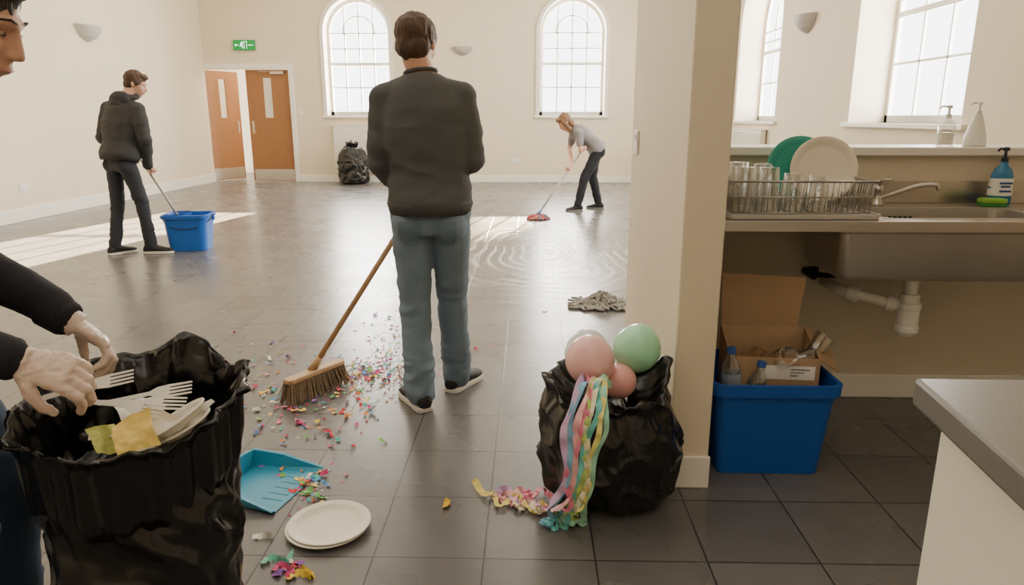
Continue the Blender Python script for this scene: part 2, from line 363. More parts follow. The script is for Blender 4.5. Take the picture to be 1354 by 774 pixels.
def radiator(w, h, label, loc, rz):
    r = thing('radiator', label, 'radiator'); bm = new(); box(bm, -w/2, w/2, -.1, -.02, 0, h)
    obj('panel', bm, white, r, bevel=.01)
    bm = new(); n = int(w/.05)
    for k in range(n): x = -w/2+.03+k*(w-.06)/(n-1); box(bm, x-.012, x+.012, -.108, -.1, .04, h-.04)
    obj('ribs', bm, white, r)
    bm = new(); box(bm, -w/2-.01, w/2+.01, -.11, -.01, h, h+.015); obj('top_grille', bm, white, r)
    for x in (-w/2+.05, w/2-.05):
        bm = new(); tube(bm, [(x,-.06,-loc[2]),(x,-.06,.02)], .01); obj('pipe', bm, white, r)
    for x in (-w/2+.12, w/2-.12):
        bm = new(); box(bm, x-.02, x+.02, -.03, 0, .1, h-.1); obj('bracket', bm, white, r)
    r.location = loc; r.rotation_euler = (0,0,rz)
radiator(1.1, .95, 'white radiator under the arched window left of the standing man', (-3.5,YB-.001,.2), 0)
radiator(1.6, .75, 'white radiator below the narrow window beyond the dish rack', (XR-.001,12.1,.38), math.radians(-90))

# ---------------------------------------------------------------- people
def hand(bm, wr, d, n, ts, curl=(30,40,30), k=1.0, fr_=.0088, spread=.05):
    wr, d = V(wr), V(d).normalized(); n = V(n); n = (n-d*n.dot(d)).normalized(); lat = d.cross(n)*ts
    loft(bm, [(wr-d*.02*k, lat*.024*k, n*.019*k), (wr+d*.01*k, lat*.028*k, n*.018*k), (wr+d*.04*k, lat*.037*k, n*.018*k), (wr+d*.075*k, lat*.041*k, n*.015*k), (wr+d*.094*k, lat*.039*k, n*.011*k)], 16)
    L = [(.042,.026,.021),(.046,.03,.022),(.042,.028,.021),(.033,.021,.019)]
    for i in range(4):
        p = wr+d*(.088-.004*abs(i-1))*k+lat*(.031-.0207*i)*k; pts = [p-d*.02*k, p]; a = 0
        for j in range(3):
            a += math.radians(curl[j]*(1+.06*i)); dd = d*math.cos(a)+n*math.sin(a)+lat*(1.5-i)*spread; p = p+dd.normalized()*L[i][j]*k; pts.append(p)
        q = fr_*k; limb(bm, pts, [q*1.05, q*1.08, q, q*.93, q*.8], 12)
    p = wr+d*.02*k+lat*.022*k; pts = [p]
    for dd, l in ((d*.6+lat*.65+n*.45, .042), (d*.7+lat*.25+n*.65, .033), (d*.75-lat*.1+n*.65, .026)):
        p = p+dd.normalized()*l*k; pts.append(p)
    limb(bm, pts, [.015*k, .0125*k, .0105*k, .0085*k], 12)
def person(label, J, mt, loc, rz, vox=.009, top_w=1.0, hood=False, hairstyle='short', sleeve='long'):
    root = thing('person', label, 'person')
    S, sd = J['spine'], J.get('side', (V((1,0,0)), V((1,0,0))))
    S = [V(p) for p in S]
    def rings(rad, idx, k=1, add=0):
        out = []
        for n_, i in enumerate(idx):
            a, b = max(0, i-1), min(len(S)-1, i+1); t = (S[b]-S[a]).normalized()
            x = V(sd[0]).lerp(V(sd[1]), i/5.0); x = (x-t*x.dot(t)).normalized(); y = t.cross(x)
            out.append((S[i], x*(rad[i][0]*k+add), y*(rad[i][1]*k+add)))
        return out
    R_ = [(.162,.115),(.15,.105),(.172,.118),(.178,.11),(.13,.082),(.062,.06)]
    R_ = [(a*top_w, b*top_w) for a, b in R_]
    sh, el, wr = J['sh'], J['el'], J['wr']; hp, kn, an, ft = J['hip'], J['kn'], J['an'], J['ft']
    hc = V(J['head']); HM = frame(J['look'], J.get('hup', (0,0,1))); HL = lambda x, y, z: hc+HM@V((x,y,z))
    bm = new()
    loft(bm, rings(R_, range(6), .84))
    limb(bm, [S[4], S[5], HL(0,-.02,-.05)], [.066,.06,.06])
    for q in (0,1):
        limb(bm, [V(sh[q]), V(el[q]), V(wr[q])], [.048,.038,.024 if J.get('glove') else .026])
        limb(bm, [V(hp[q]), V(kn[q]), V(an[q])], [.072,.05,.036])
        f = V(ft[q]).normalized(); limb(bm, [V(an[q])-f*.02-V((0,0,.03)), V(an[q])+f*.13-V((0,0,.06))], [.033,.025])
        if not J.get('glove'): hand(bm, wr[q], J['hd'][q], J['hn'][q], J['ts'][q], J['curl'][q], J.get('hk', 1))
    ell(bm, HL(0,-.012,.03), (.077,.09,.086), HM); ell(bm, HL(0,.025,-.035), (.058,.066,.072), HM); ell(bm, HL(0,.062,-.09), .02)
    ell(bm, HL(.033,.055,-.02), .03, HM); ell(bm, HL(-.033,.055,-.02), .03, HM)
    limb(bm, [HL(0,.086,.012), HL(0,.103,-.026)], [.009,.0115]); ell(bm, HL(.01,.095,-.03), .008); ell(bm, HL(-.01,.095,-.03), .008)
    limb(bm, [HL(-.042,.068,.026), HL(-.015,.080,.028), HL(.015,.080,.028), HL(.042,.068,.026)], [.009,.010,.010,.009])
    ell(bm, HL(0,.088,-.054), (.022,.009,.006), HM); ell(bm, HL(0,.086,-.064), (.019,.009,.006), HM)
    for q in (-1,1): ell(bm, HL(.079*q,-.008,-.002), (.009,.019,.031), HM)
    bm = fuse(bm, vox*.75, 6)
    obj('body', bm, mt['skin'], root, smooth=True)
    for q in (-1,1):
        bm = new(); ell(bm, HL(.03*q,.0725,.007), (.0108,.01,.005), HM); e = obj('eye', bm, M('eye_white', s(180,152,138), .4), root, smooth=True)
        bm = new(); ell(bm, HL(.03*q,.0803,.0065), (.0048,.0033,.0045), HM); obj('iris', bm, M('iris_brown', s(70,48,38), .3), e, smooth=True)
        bm = new(); limb(bm, [HL(.015*q,.0885,.032), HL(.03*q,.0845,.036), HL(.045*q,.071,.031)], [.0016,.0024,.0015], 8); obj('eyebrow', bm, mt['hair'], root, smooth=True)
    bm = new(); limb(bm, [HL(-.02,.0918,-.059), HL(0,.0948,-.0595), HL(.02,.0918,-.059)], [.0016,.0024,.0016], 8); obj('lips', bm, M('lip_tone', s(188,125,110), .5), root, smooth=True)
    bm = new(); ell(bm, HL(0,-.024,.045), (.089,.099,.086), HM); ell(bm, HL(0,-.05,-.018), (.077,.058,.066), HM)
    ell(bm, HL(0,.045,.092), (.062,.042,.026), HM); ell(bm, HL(.066,-.005,.03), (.022,.05,.045), HM); ell(bm, HL(-.066,-.005,.03), (.022,.05,.045), HM)
    if hairstyle == 'long':
        ell(bm, HL(0,-.05,-.07), (.085,.055,.09), HM)
        for q in (-1,1): limb(bm, [HL(.06*q,.02,.06), HL(.082*q,.025,-.02), HL(.078*q,.03,-.13)], [.03,.03,.022])
    bm = fuse(bm, .006, 3)
    disp(bm, lambda p: .008*nz(p, 32, 32, 12)+.004*nz(p, 90, 90, 30, 3)); obj('hair', bm, mt['hair'], root, smooth=True)
    bm = new()
    rg = rings(R_, range(6), 1.0, .012)
    t0 = (S[1]-S[0]).normalized(); c0, x0, y0 = rg[0]; dl = J.get('hem', .02)
    rg = [(c0-t0*dl, x0*.97, y0*1.04), (c0-t0*(dl-.04), x0*1.04, y0*1.1)] + rg[1:5] + [(S[5]-(S[5]-S[4])*.25, rg[5][1]*1.02, rg[5][2]*1.02)]
    loft(bm, rg)
    for q in (0,1):
        a, b, c = V(sh[q]), V(el[q]), V(wr[q])
        limb(bm, [S[4]+(a-S[4])*.2+V((0,0,.01)), a], [.055*top_w, .064*top_w])
        if sleeve == 'long':
            limb(bm, [a, a.lerp(b,.5), b, b.lerp(c,.5), c-(c-b).normalized()*.015], [.066*top_w, .058*top_w, .052*top_w, .049*top_w, .038*top_w])
        else:
            limb(bm, [a, a.lerp(b,.6)], [.06*top_w, .055*top_w])
    bm = fuse(bm, vox, 6)
    disp(bm, lambda p: .010*nz(p, 6, 6, 12)+.006*(1-2*abs(nz(p, 7, 7, 15, 5)))*(.5 if p.z > 1.3 else 1))
    o = obj('jumper' if sleeve == 'long' else 't_shirt', bm, mt['top'], root, smooth=True)
    if hood:
        bm = new(); ell(bm, S[5]-V((0,.085,.04)), (.125,.07,.085)); ell(bm, S[5]-V((0,.12,.085)), (.085,.05,.07))
        ring = [S[5]+V((.1*math.cos(a), -.01+.085*math.sin(a), -.015+.012*math.sin(a))) for a in [2*math.pi*k/16 for k in range(17)]]
        limb(bm, ring, [.03]*17, 10)
        bm = fuse(bm, .009, 4); disp(bm, lambda p: .006*nz(p, 20, 20, 20)); obj('hood', bm, mt['trim'], o, smooth=True)
    bm = new(); t5 = (S[5]-S[4]).normalized(); x = rg[-1][1].normalized(); y = rg[-1][2].normalized(); cc = S[5]-(S[5]-S[4])*.12
    pts = [cc+x*.064*top_w*math.cos(a)+y*.062*top_w*math.sin(a)+t5*.004 for a in [2*math.pi*k/20 for k in range(21)]]
    tube(bm, pts, .0085, 8); obj('collar', bm, mt['trim'], o, smooth=True)
    if sleeve == 'long':
        bm = new()
        c0 = rg[0][0]; loft(bm, [(c0-t0*.012, rg[0][1]*.97, rg[0][2]*.97), (c0-t0*.016, rg[0][1]*1.01, rg[0][2]*1.01), (c0+t0*.035, rg[1][1]*1.015, rg[1][2]*1.015), (c0+t0*.045, rg[1][1]*.97, rg[1][2]*.97)], 40)
        obj('ribbed_hem', bm, mt['trim'], o, smooth=True)
        for q in (0,1):
            bm = new(); b, c = V(el[q]), V(wr[q]); dd = (c-b).normalized(); tube(bm, [c-dd*.065, c-dd*.055, c-dd*.005, c+dd*.003], [.038*top_w, .044*top_w, .041*top_w, .037*top_w], 20); obj('cuff', bm, mt['trim'], o, smooth=True)
    bm = new(); x = V(sd[0]).normalized(); up = t0; y = up.cross(x).normalized(); k = J.get('pk', 1)
    pc = S[0]; hm = (V(hp[0])+V(hp[1]))/2; kw = min(max(k,.96), 1.04)
    loft(bm, [(pc+up*.05, x*.142*kw, y*.098*kw), (pc, x*.152*kw, y*.108*kw), (hm-V((0,0,.02)), x*.163*k, V((y.x,y.y,0))*.118*kw), (hm-V((0,0,.085)), x*.145*k, V((y.x,y.y,0))*.1*k)])
    for q in (0,1):
        a, b, c = V(hp[q]), V(kn[q]), V(an[q])
        ell(bm, a-V((0,0,.04))-y*.043*kw, (.078*kw,.072*kw,.085*kw))
        limb(bm, [a, a.lerp(b,.45), b, b.lerp(c,.45), c-V((0,0,.015))], [.088*k, .08*k, .067*k, .064*k, J.get('ank', .056)*k])
    bm = fuse(bm, vox, 4)
    disp(bm, lambda p: .007*nz(p, 8, 8, 14, 2)+.0035*(1-2*abs(nz(p, 9, 9, 20, 7)))*(2.2 if p.z < .25 else (1.7 if .42 < p.z < .6 else .6)))
    tr_ = obj('jeans', bm, mt['legs'], root, smooth=True)
    if J.get('pockets'):
        for q in (-1,1):
            bm = new(); G = 10; gv = []
            for j in range(G+1):
                v_ = j/G; hw_ = .052 if v_ > .35 else .052*(.55+.45*v_/.35)
                gv.append([bm.verts.new((hm.x+.078*q+(i/G*2-1)*hw_, hm.y-.19, .765+.115*v_)) for i in range(G+1)])
            for j in range(G):
                for i in range(G): bm.faces.new((gv[j][i],gv[j][i+1],gv[j+1][i+1],gv[j+1][i]))
            pk_ = obj('back_pocket', bm, mt['pocket'], tr_, smooth=True, fixn=False)
            sw_ = pk_.modifiers.new('wrap', 'SHRINKWRAP'); sw_.target = tr_; sw_.wrap_method = 'PROJECT'; sw_.use_project_y = True; sw_.use_positive_direction = True; sw_.use_negative_direction = False; sw_.offset = .003
    for q in (0,1):
        f = V(ft[q]); f.z = 0; f.normalize(); l = V((f.y,-f.x,0)); a = V(an[q]); z0 = a.z-.09; heel = V((a.x,a.y,z0))-f*.075; Ls = .285*J.get('fk',1)
        u = V((0,0,1)); prof = [(0,.026,.05,.03),(.05,.037,.075,.03),(.18,.042,.095,.028),(.34,.042,.088,.028),(.52,.045,.068,.026),(.72,.05,.05,.025),(.9,.044,.04,.025),(.98,.024,.032,.025),(1,.01,.028,.025)]
        bm = new(); loft(bm, [(heel+f*Ls*t+u*(h/2+.012), l*w, u*(h/2)) for t, w, h, b in prof], 20)
        ell(bm, a-f*.005+u*.0, (.046,.046,.03)); tube(bm, [a-u*.05, a+u*.02], [.046,.044], 16)
        bm = fuse(bm, .006, 3); shoe_ = obj('shoe', bm, mt['shoe'], root, smooth=True)
        bm = new(); out = [(heel+f*Ls*t+l*w*1.07) for t, w, h, b in prof]+[(heel+f*Ls*t-l*w*1.07) for t, w, h, b in prof[::-1]]
        lo = [bm.verts.new(V((p.x,p.y,z0+.001))) for p in out]; hi = [bm.verts.new(V((p.x,p.y,z0+.025))) for p in out]
        for i in range(len(out)): j = (i+1) % len(out); bm.faces.new((lo[i],lo[j],hi[j],hi[i]))
        bm.faces.new(lo); bm.faces.new(hi); obj('sole', bm, mt['sole'], shoe_, bevel=.004)
        bm = new()
        for kk in range(4):
            c = heel+f*Ls*(.42+.08*kk)+u*(.088-.011*kk); limb(bm, [c-l*.022-u*.008, c+u*.003, c+l*.022-u*.008], [.003,.003,.003], 6)
        obj('laces', bm, mt['trim'], shoe_, smooth=True)
    root.location = loc; root.rotation_euler = (0,0,rz)
    return root
skin = M('skin', s(212,165,140), .5, var=.06, vs=20)
hair1 = M('brown_hair', s(74,52,37), .6, bump=.6, bs=120, var=.3, vs=60, stretch=(1,1,.25))
hair2 = M('dark_hair', s(46,33,27), .6, bump=.6, bs=120, var=.3, vs=60, stretch=(1,1,.25))
hair3 = M('light_brown_hair', s(128,94,66), .6, bump=.6, bs=120, var=.3, vs=60)
rib = lambda n, c: M(n, c, .9, bump=.5, bs=90, stretch=(1,1,.05))
denim = M('blue_denim', s(110,128,144), .85, bump=.12, bs=160, var=.24, vs=7)
denimp = M('pocket_denim', s(98,116,132), .85, bump=.12, bs=160, var=.15, vs=9)
dblue = M('dark_denim', s(38,41,48), .85, bump=.1, bs=120, var=.25, vs=6)
navy = M('navy_denim', s(58,74,98), .85, bump=.1, bs=120, var=.3, vs=6)
jump = M('charcoal_knit', s(82,83,84), .95, bump=.06, bs=260, var=.06, vs=6)
hoodm = M('black_jersey', s(56,55,56), .92, bump=.06, bs=180, var=.08, vs=6)
shoem = M('black_canvas', s(30,29,29), .7, bump=.2, bs=100); solem = M('white_rubber', s(225,220,210), .55); soled = M('grey_rubber', s(120,118,112), .6)
def loc_of(root_loc, rz, pts):
    m = (Matrix.Translation(root_loc) @ Matrix.Rotation(rz, 4, 'Z')).inverted(); return [m @ V(p) for p in pts]
R1 = V((-.45,3.2,0))
person('man seen from behind in charcoal jumper and blue jeans sweeping with the wooden broom', dict(
    spine=[(0,0,.95),(0,0,1.08),(-.008,0,1.26),(-.014,-.005,1.375),(-.02,0,1.455),(-.028,.01,1.525)],
    sh=[(-.185,0,1.405),(.148,.0,1.41)], el=[(-.226,.0,1.13),(.198,.01,1.14)], wr=[(-.115,.185,.985),(.105,.215,1.10)],
    hd=[(.8,.55,.05),(-.85,.45,.1)], hn=[(-.2,.7,0),(.3,.9,0)], ts=[-1,1], curl=[(60,70,40)]*2,
    hip=[(-.09,0,.90),(.09,0,.90)], kn=[(-.085,.0,.49),(.082,.09,.49)], an=[(-.055,-.12,.09),(.094,.12,.09)], ft=[(-.5,.86,0),(.45,.89,0)],
    head=(-.042,.03,1.636), look=(.22,.95,-.18), hem=.03, pk=1.1, ank=.061, pockets=True),
    dict(skin=skin, hair=hair1, top=jump, trim=rib('charcoal_rib', s(76,77,78)), legs=denim, pocket=denimp, shoe=shoem, sole=solem), R1, 0, vox=.009, top_w=1.08)
R2 = V((-3.98,6.86,0)); rz2 = math.radians(-22)
mb, mtp = V((-3.50,7.12,.16)), V((-4.0,7.16,1.02)); md = (mtp-mb).normalized()
h1, h2 = loc_of(R2, rz2, [mb.lerp(mtp,.93), mb.lerp(mtp,.72)])
person('man in black hooded top leaning over the blue bucket with a mop', dict(
    spine=[(0,0,.96),(0,.03,1.09),(0,.07,1.27),(0.01,.10,1.385),(.015,.115,1.46),(.03,.145,1.53)],
    sh=[(-.18,.09,1.41),(.20,.10,1.40)], el=[(-.28,.05,1.13),(.275,.08,1.12)], wr=[tuple(h1+V((-.06,-.07,.05))), tuple(h2+V((.06,-.06,.07)))],
    hd=[(.7,.6,-.4),(-.5,.5,-.7)], hn=[(.1,.8,-.2),(-.2,.9,.2)], ts=[-1,1], curl=[(60,70,40)]*2,
    hip=[(-.085,0,.91),(.085,0,.91)], kn=[(-.09,-.02,.5),(.13,.08,.5)], an=[(-.10,-.10,.09),(.18,.08,.09)], ft=[(.15,.9,0),(.9,.55,0)],
    head=(.085,.215,1.64), look=(.8,.55,-.38), hem=.03, pk=.93, ank=.056),
    dict(skin=skin, hair=hair1, top=hoodm, trim=M('hood_jersey', s(48,47,48), .92, bump=.1, bs=90), legs=dblue, shoe=shoem, sole=solem), R2, rz2, vox=.011, top_w=1.14, hood=True)
R3 = V((.93,10.4,0)); rz3 = math.radians(100)
wb, wt = P(712,285,.05), V((.80,10.28,.93))
g1, g2 = loc_of(R3, rz3, [wb.lerp(wt,.93), wb.lerp(wt,.62)])
person('woman in grey t-shirt bending forward to mop the far floor', dict(
    spine=[(0,-.04,.90),(0,.04,.99),(0,.16,1.08),(0,.235,1.12),(0,.285,1.145),(0,.35,1.16)],
    sh=[(-.15,.26,1.11),(.15,.26,1.11)], el=[(-.19,.24,.88),(.2,.31,.88)], wr=[tuple(g1+V((-.05,-.03,.04))), tuple(g2+V((.04,-.06,.07)))],
    hd=[(.6,.5,-.4),(-.4,.5,-.6)], hn=[(.2,.8,-.2),(-.2,.8,.1)], ts=[-1,1], curl=[(60,70,40)]*2,
    hip=[(-.08,-.05,.86),(.08,-.05,.86)], kn=[(-.09,.15,.47),(.09,-.02,.47)], an=[(-.09,.24,.09),(.10,-.13,.09)], ft=[(-.2,1,0),(.25,1,0)],
    head=(0,.43,1.255), look=(0,.72,-.68), hup=(0,.4,1), hem=.06, pk=.98, ank=.05, fk=.9, hk=.9),
    dict(skin=skin, hair=hair3, top=M('grey_jersey', s(140,138,138), .9, bump=.1, bs=120), trim=M('grey_jersey_trim', s(128,126,126), .9), legs=M('black_denim', s(34,36,42), .85, var=.2), shoe=shoem, sole=soled), R3, rz3, vox=.011, top_w=.95, hairstyle='long', sleeve='short')
R4 = V((-1.36,1.35,0)); rz4 = math.radians(-85)
glove = M('thin_vinyl_glove', s(226,203,188), .34, bump=.45, bs=28, var=.13, vs=38, distort=1.0)
glove.node_tree.nodes['Principled BSDF'].inputs['Subsurface Weight'].default_value = .2
glove.node_tree.nodes['Principled BSDF'].inputs['Subsurface Radius'].default_value = (.02,.01,.008)
W4 = [V((-1.035,1.50,.885)), V((-.965,1.235,.885))]; E4 = [V((-1.26,1.52,1.02)), V((-1.19,1.14,.985))]
lw = loc_of(R4, rz4, W4+E4+[V((-1.052,1.37,1.508)), V((-1.145,1.35,1.40)), V((-1.19,1.35,1.335))])
p4 = person('person at the left edge in dark top and vinyl gloves holding open the bin bag', dict(
    spine=[(0,0,.93),(0,.02,1.05),(0,.09,1.2),(0,.13,1.28),tuple(lw[6]),tuple(lw[5])],
    sh=[(-.17,.13,1.275),(.17,.13,1.275)], el=[tuple(lw[2]),tuple(lw[3])], wr=[tuple(lw[0]),tuple(lw[1])], glove=True,
    hip=[(-.085,0,.89),(.085,.05,.89)], kn=[(-.1,.15,.49),(.1,.18,.49)], an=[(-.1,.09,.09),(.11,.08,.09)], ft=[(-.1,1,0),(.15,1,0)],
    head=tuple(lw[4]), look=(-.1,.88,-.42), hup=(0,.3,1), hem=.03, pk=1.0, ank=.056),
    dict(skin=skin, hair=hair2, top=M('dark_navy_knit', s(40,41,48), .95, bump=.08, bs=200, var=.1), trim=rib('navy_rib', s(36,36,43)), legs=navy, shoe=shoem, sole=solem), (0,0,0), 0, vox=.008, top_w=1.0, hairstyle='short')
p4.location = R4; p4.rotation_euler = (0,0,rz4)
bpy.context.view_layer.update()
for (wr, elb, d, n, ts) in ((W4[0], E4[0], V((.62,.28,-.68)), V((-.35,-.35,-.55)), 1), (W4[1], E4[1], V((.88,.22,-.38)), V((-.1,.55,-.8)), -1)):
    bm = new(); hand(bm, wr, d, n, ts, (26,42,30), 1.0, .0100, .045)
    fd = (wr-elb).normalized(); tube(bm, [wr-fd*.03, wr-fd*.005, wr+d.normalized()*.02], [.029,.0285,.029], 20)
    bm = fuse(bm, .0033, 4, .5); disp(bm, lambda p: .0009*nz(p, 80, 80, 80)+.0016*(1-2*abs(nz(p, 30, 30, 90, 4)))); obj('glove', bm, glove, p4, smooth=True)

# ---------------------------------------------------------------- brooms, mops, buckets
woodh = M('pale_wood', s(190,154,112), .55, var=.15, vs=6, stretch=(8,8,1)); metalh = M('grey_handle', s(160,155,150), .4, .6)
r = thing('broom', 'wooden push broom with pale bristles swept into the confetti pile', 'broom')
pa, pb = P(384,535), P(457,504); pa.z = pb.z = 0; ax = (pb-pa); L_ = ax.length; ax.normalize(); ay = V((-ax.y,ax.x,0)); cc = (pa+pb)/2+ay*.02
b0, b1 = V((cc.x+.0,cc.y,.135)), V((-.35,3.49,1.23))
bm = new(); tube(bm, [b0+(b1-b0)*-.02, b0.lerp(b1,.5), b1], [.0135,.0135,.0135], 14); ell(bm, b1, .0135); obj('handle', bm, M('handle_wood', s(190,154,112), .5, var=.2, vs=5, stretch=(6,6,1)), r, smooth=True)
MB = Matrix(((ax.x,ay.x,0,cc.x),(ax.y,ay.y,0,cc.y),(0,0,1,0),(0,0,0,1)))
bm = new(); prism(bm, [(-L_/2,-.022),(-L_/2+.02,-.030),(L_/2-.02,-.030),(L_/2,-.022),(L_/2,.022),(L_/2-.02,.030),(-L_/2+.02,.030),(-L_/2,.022)], .094, .118, MB); obj('brush_block', bm, woodh, r, bevel=.006)
bm = new(); tube(bm, [b0-(b1-b0).normalized()*.03, b0+(b1-b0).normalized()*.05], [.022,.017], 14); obj('socket', bm, woodh, r, smooth=True)
bm = new()
for i in range(56):
    for j in range(8):
        x = -L_/2+.01+(L_-.02)*i/55; y = -.025+.05*j/7
        p0 = MB @ V((x,y,.096)); p1 = MB @ V((x*1.14+random.uniform(-.010,.010)-.018, y*2.1+random.uniform(-.012,.012)-.018, .003+random.uniform(0,.010)))
        tube(bm, [p0, p0.lerp(p1,.5)+V((0,0,-.004)), p1], [.0026,.0024,.0014], 4, False)
obj('bristles', bm, M('bristle', s(126,106,80), .8, var=.4, vs=60), r)
r = thing('bucket', 'blue mop bucket holding the mop of the hooded man', 'bucket'); bl = M('bucket_blue', s(28,100,195), .35)
bm = new()
stack(bm, [(rr(-.18,.18,-.145,.145,.06), .002), (rr(-.215,.215,-.175,.175,.07), .335)], True, False)
stack(bm, [(rr(-.215,.215,-.175,.175,.07), .335), (rr(-.235,.235,-.195,.195,.08), .335), (rr(-.238,.238,-.198,.198,.08), .37), (rr(-.212,.212,-.172,.172,.07), .37), (rr(-.175,.175,-.14,.14,.06), .012)], False, True)
obj('tub', bm, bl, r, bevel=.002)
bm = new(); stack(bm, [(rr(-.21,.0,-.168,.168,.05), .374), (rr(-.17,-.02,-.12,.12,.04), .27), (rr(-.165,-.025,-.115,.115,.04), .27), (rr(-.2,-.008,-.16,.16,.05), .378)], False, False); obj('wringer', bm, M('wringer_blue', s(24,84,170), .4), r)
bm = new(); tube(bm, [V((.245*math.cos(a), -.17*math.sin(a)-.02, .36-.13*math.sin(a))) for a in [math.pi*k/16 for k in range(17)]], .005, 8); obj('bail_handle', bm, M('dark_wire', s(60,60,64), .4, .6), r, smooth=True)
for q in (-1,1):
    bm = new(); box(bm, q*.243-.012, q*.243+.012, -.022, .022, .30, .365); obj('handle_lug', bm, bl, r, bevel=.003)
bm = new(); stack(bm, [(rr(-.19,.19,-.155,.155,.06), .25)], False, True); obj('water', bm, M('grey_water', s(120,130,135), .08), r)
r.location = (-3.50,7.13,0); r.rotation_euler = (0,0,math.radians(8))
def mop(label, top, bot, head_kind):
    r = thing('mop', label, 'mop'); bm = new(); tube(bm, [bot, top], [.012,.012], 12); ell(bm, top, .013); obj('handle', bm, metalh, r, smooth=True)
    bm = new(); dd = (top-bot).normalized(); tube(bm, [bot-dd*.03, bot+dd*.08], [.03,.017], 14); obj('socket', bm, M('socket_blue', s(60,90,130), .4), r, smooth=True)
    rnd = random.Random(3)
    if head_kind == 'floor':
        cols = [s(190,60,80), s(120,110,110), s(90,130,150), s(200,140,100)]
        for k, c in enumerate(cols):
            bm = new()
            for i in range(26):
                a = rnd.uniform(0, 2*math.pi); L = rnd.uniform(.1,.17)
                q = V((bot.x,bot.y,0)); e = q+V((math.cos(a)*L, math.sin(a)*L, .012)); mid = q+V((math.cos(a+.3)*L*.6, math.sin(a+.3)*L*.6, rnd.uniform(.02,.06)))
                tube(bm, cr([bot-dd*.01, mid, e], 4), .0085, 6)
            obj('strands', bm, M('mop_strand_%d' % k, c, .95), r, smooth=True)
    else:
        bm = new()
        for i in range(50):
            a = rnd.uniform(0, 2*math.pi); L = rnd.uniform(.04,.11); e = V((bot.x+math.cos(a)*L, bot.y+math.sin(a)*L, bot.z-rnd.uniform(.06,.11)))
            tube(bm, cr([bot, bot.lerp(e,.5)+V((0,0,.03)), e], 4), .007, 6)
        obj('strands', bm, M('grey_strand', s(165,160,150), .95), r, smooth=True)
mop('mop with grey handle standing in the blue bucket', mtp+md*.06, mb, 'bucket')
mop('string mop with coloured head pushed by the bending woman', wt, wb+V((0,0,.02)), 'floor')

# ---------------------------------------------------------------- bin bags
def bag_mesh(rx, ry, h, seed, prof, tilt=0, inner=None, crease=1.0, rimwave=.02, spikes=(), lean=0):
    bm = new(); nu = 240; vs = []
    sd = V((seed, seed*.7, seed*1.3))
    def rad(a, sv):
        q = V((math.cos(a)*rx, math.sin(a)*ry, sv*h))
        w = noise.noise_vector(q*5+sd)*.05
        n1 = noise.noise(q*3.2+sd)
        n2 = 1-abs(noise.noise((q+w)*7.5+sd))*2
        n3 = 1-abs(noise.noise(V(((q.x+w.x)*19, (q.y+w.y)*19, (q.z+w.z)*11+a))+sd))*2
        n4 = noise.noise(V((math.cos(a)*9, math.sin(a)*9, sv*2))+sd)
        return 1+n1*.16+(n2-.4)*.075*crease+(n3-.4)*.028*crease+n4*.06*sv**3
    J = 90; P_ = []
    for j in range(J+1):
        sv = j/J
        for (a0, b0), (a1, b1) in zip(prof, prof[1:]):
            if a0 <= sv <= a1: k = b0+(b1-b0)*(sv-a0)/(a1-a0); break
        P_.append((sv, k))
    for sv, k in P_:
        ring = []
        for i in range(nu):
            a = 2*math.pi*i/nu; q = k*rad(a, sv)
            z = h*sv+tilt*math.sin(a)*sv**3+(rimwave*noise.noise(V((math.cos(a)*2+seed,math.sin(a)*2,5)))*2+rimwave*.35*noise.noise(V((math.cos(a)*6+seed,math.sin(a)*6,5))))*sv**6
            for sa, hh, ww, out in spikes:
                g = math.exp(-((a-sa+math.pi) % (2*math.pi)-math.pi)**2/ww**2)*sv**8; z += hh*g; q += out*g
            ring.append(bm.verts.new((rx*q*math.cos(a)+lean*(1-sv), ry*q*math.sin(a), max(z,0.001) if sv < .1 else z)))
        vs.append(ring)
    if inner:
        for (dk, dz) in inner:
            ring = []
            for i in range(nu):
                t_ = vs[J][i].co; a = 2*math.pi*i/nu; w = 1+.04*noise.noise(V((math.cos(a)*6,math.sin(a)*6,dz*9)))
                ring.append(bm.verts.new((t_.x*dk*w, t_.y*dk*w, t_.z+dz+.02*noise.noise(V((math.cos(a)*4*dk,math.sin(a)*4*dk,dz*9+seed))))))
            vs.append(ring)
    for a, b in zip(vs, vs[1:]):
        for i in range(nu): bm.faces.new((a[i], a[(i+1) % nu], b[(i+1) % nu], b[i]))
    bm.faces.new(vs[0][::-1]); bm.faces.new(vs[-1])
    return bm
bm = bag_mesh(.198, .182, .73, 2.3, [(0,.58),(.04,.75),(.2,.93),(.45,1.06),(.68,1.08),(.84,1.0),(.93,.99),(1,1.12)], .045, [(1.03,-.008),(.98,-.004),(.94,-.04),(.92,-.15),(.86,-.2)], 1.4, .022, ((math.radians(12), .012, .35, .08),(math.radians(200), .005, .3, .06)))
bf = obj('bin_bag', bm, bagm, smooth=True, fixn=False); bf.location = (-.876,1.43,.004)
tag(bf, 'open black bin bag of used plates and forks held by the gloved hands', 'bin bag')
bm = bag_mesh(.235, .205, .43, 8.1, [(0,.62),(.05,.82),(.15,.93),(.4,1.0),(.65,1.0),(.82,.93),(.93,.84),(1,.88)], .01, [(.98,.003),(.92,.0),(.84,-.02),(.7,-.05),(.4,-.06)], 1.6, .03, ((math.radians(8), .07, .26, .12),(math.radians(172), .02, .35, .10),(math.radians(250), -.03, .4, .04)), lean=.035)
bb_ = obj('bin_bag', bm, bagm, smooth=True, fixn=False); bb_.location = (.262,2.29,.003)
tag(bb_, 'black bin bag stuffed with balloons and streamers beside the cream partition', 'bin bag')
bm = bag_mesh(.30, .26, .82, 5.2, [(0,.7),(.04,.95),(.2,1.05),(.5,1.0),(.75,.85),(.88,.62),(.94,.3),(.97,.2),(1,.42)], .0, None, 1.3, .05)
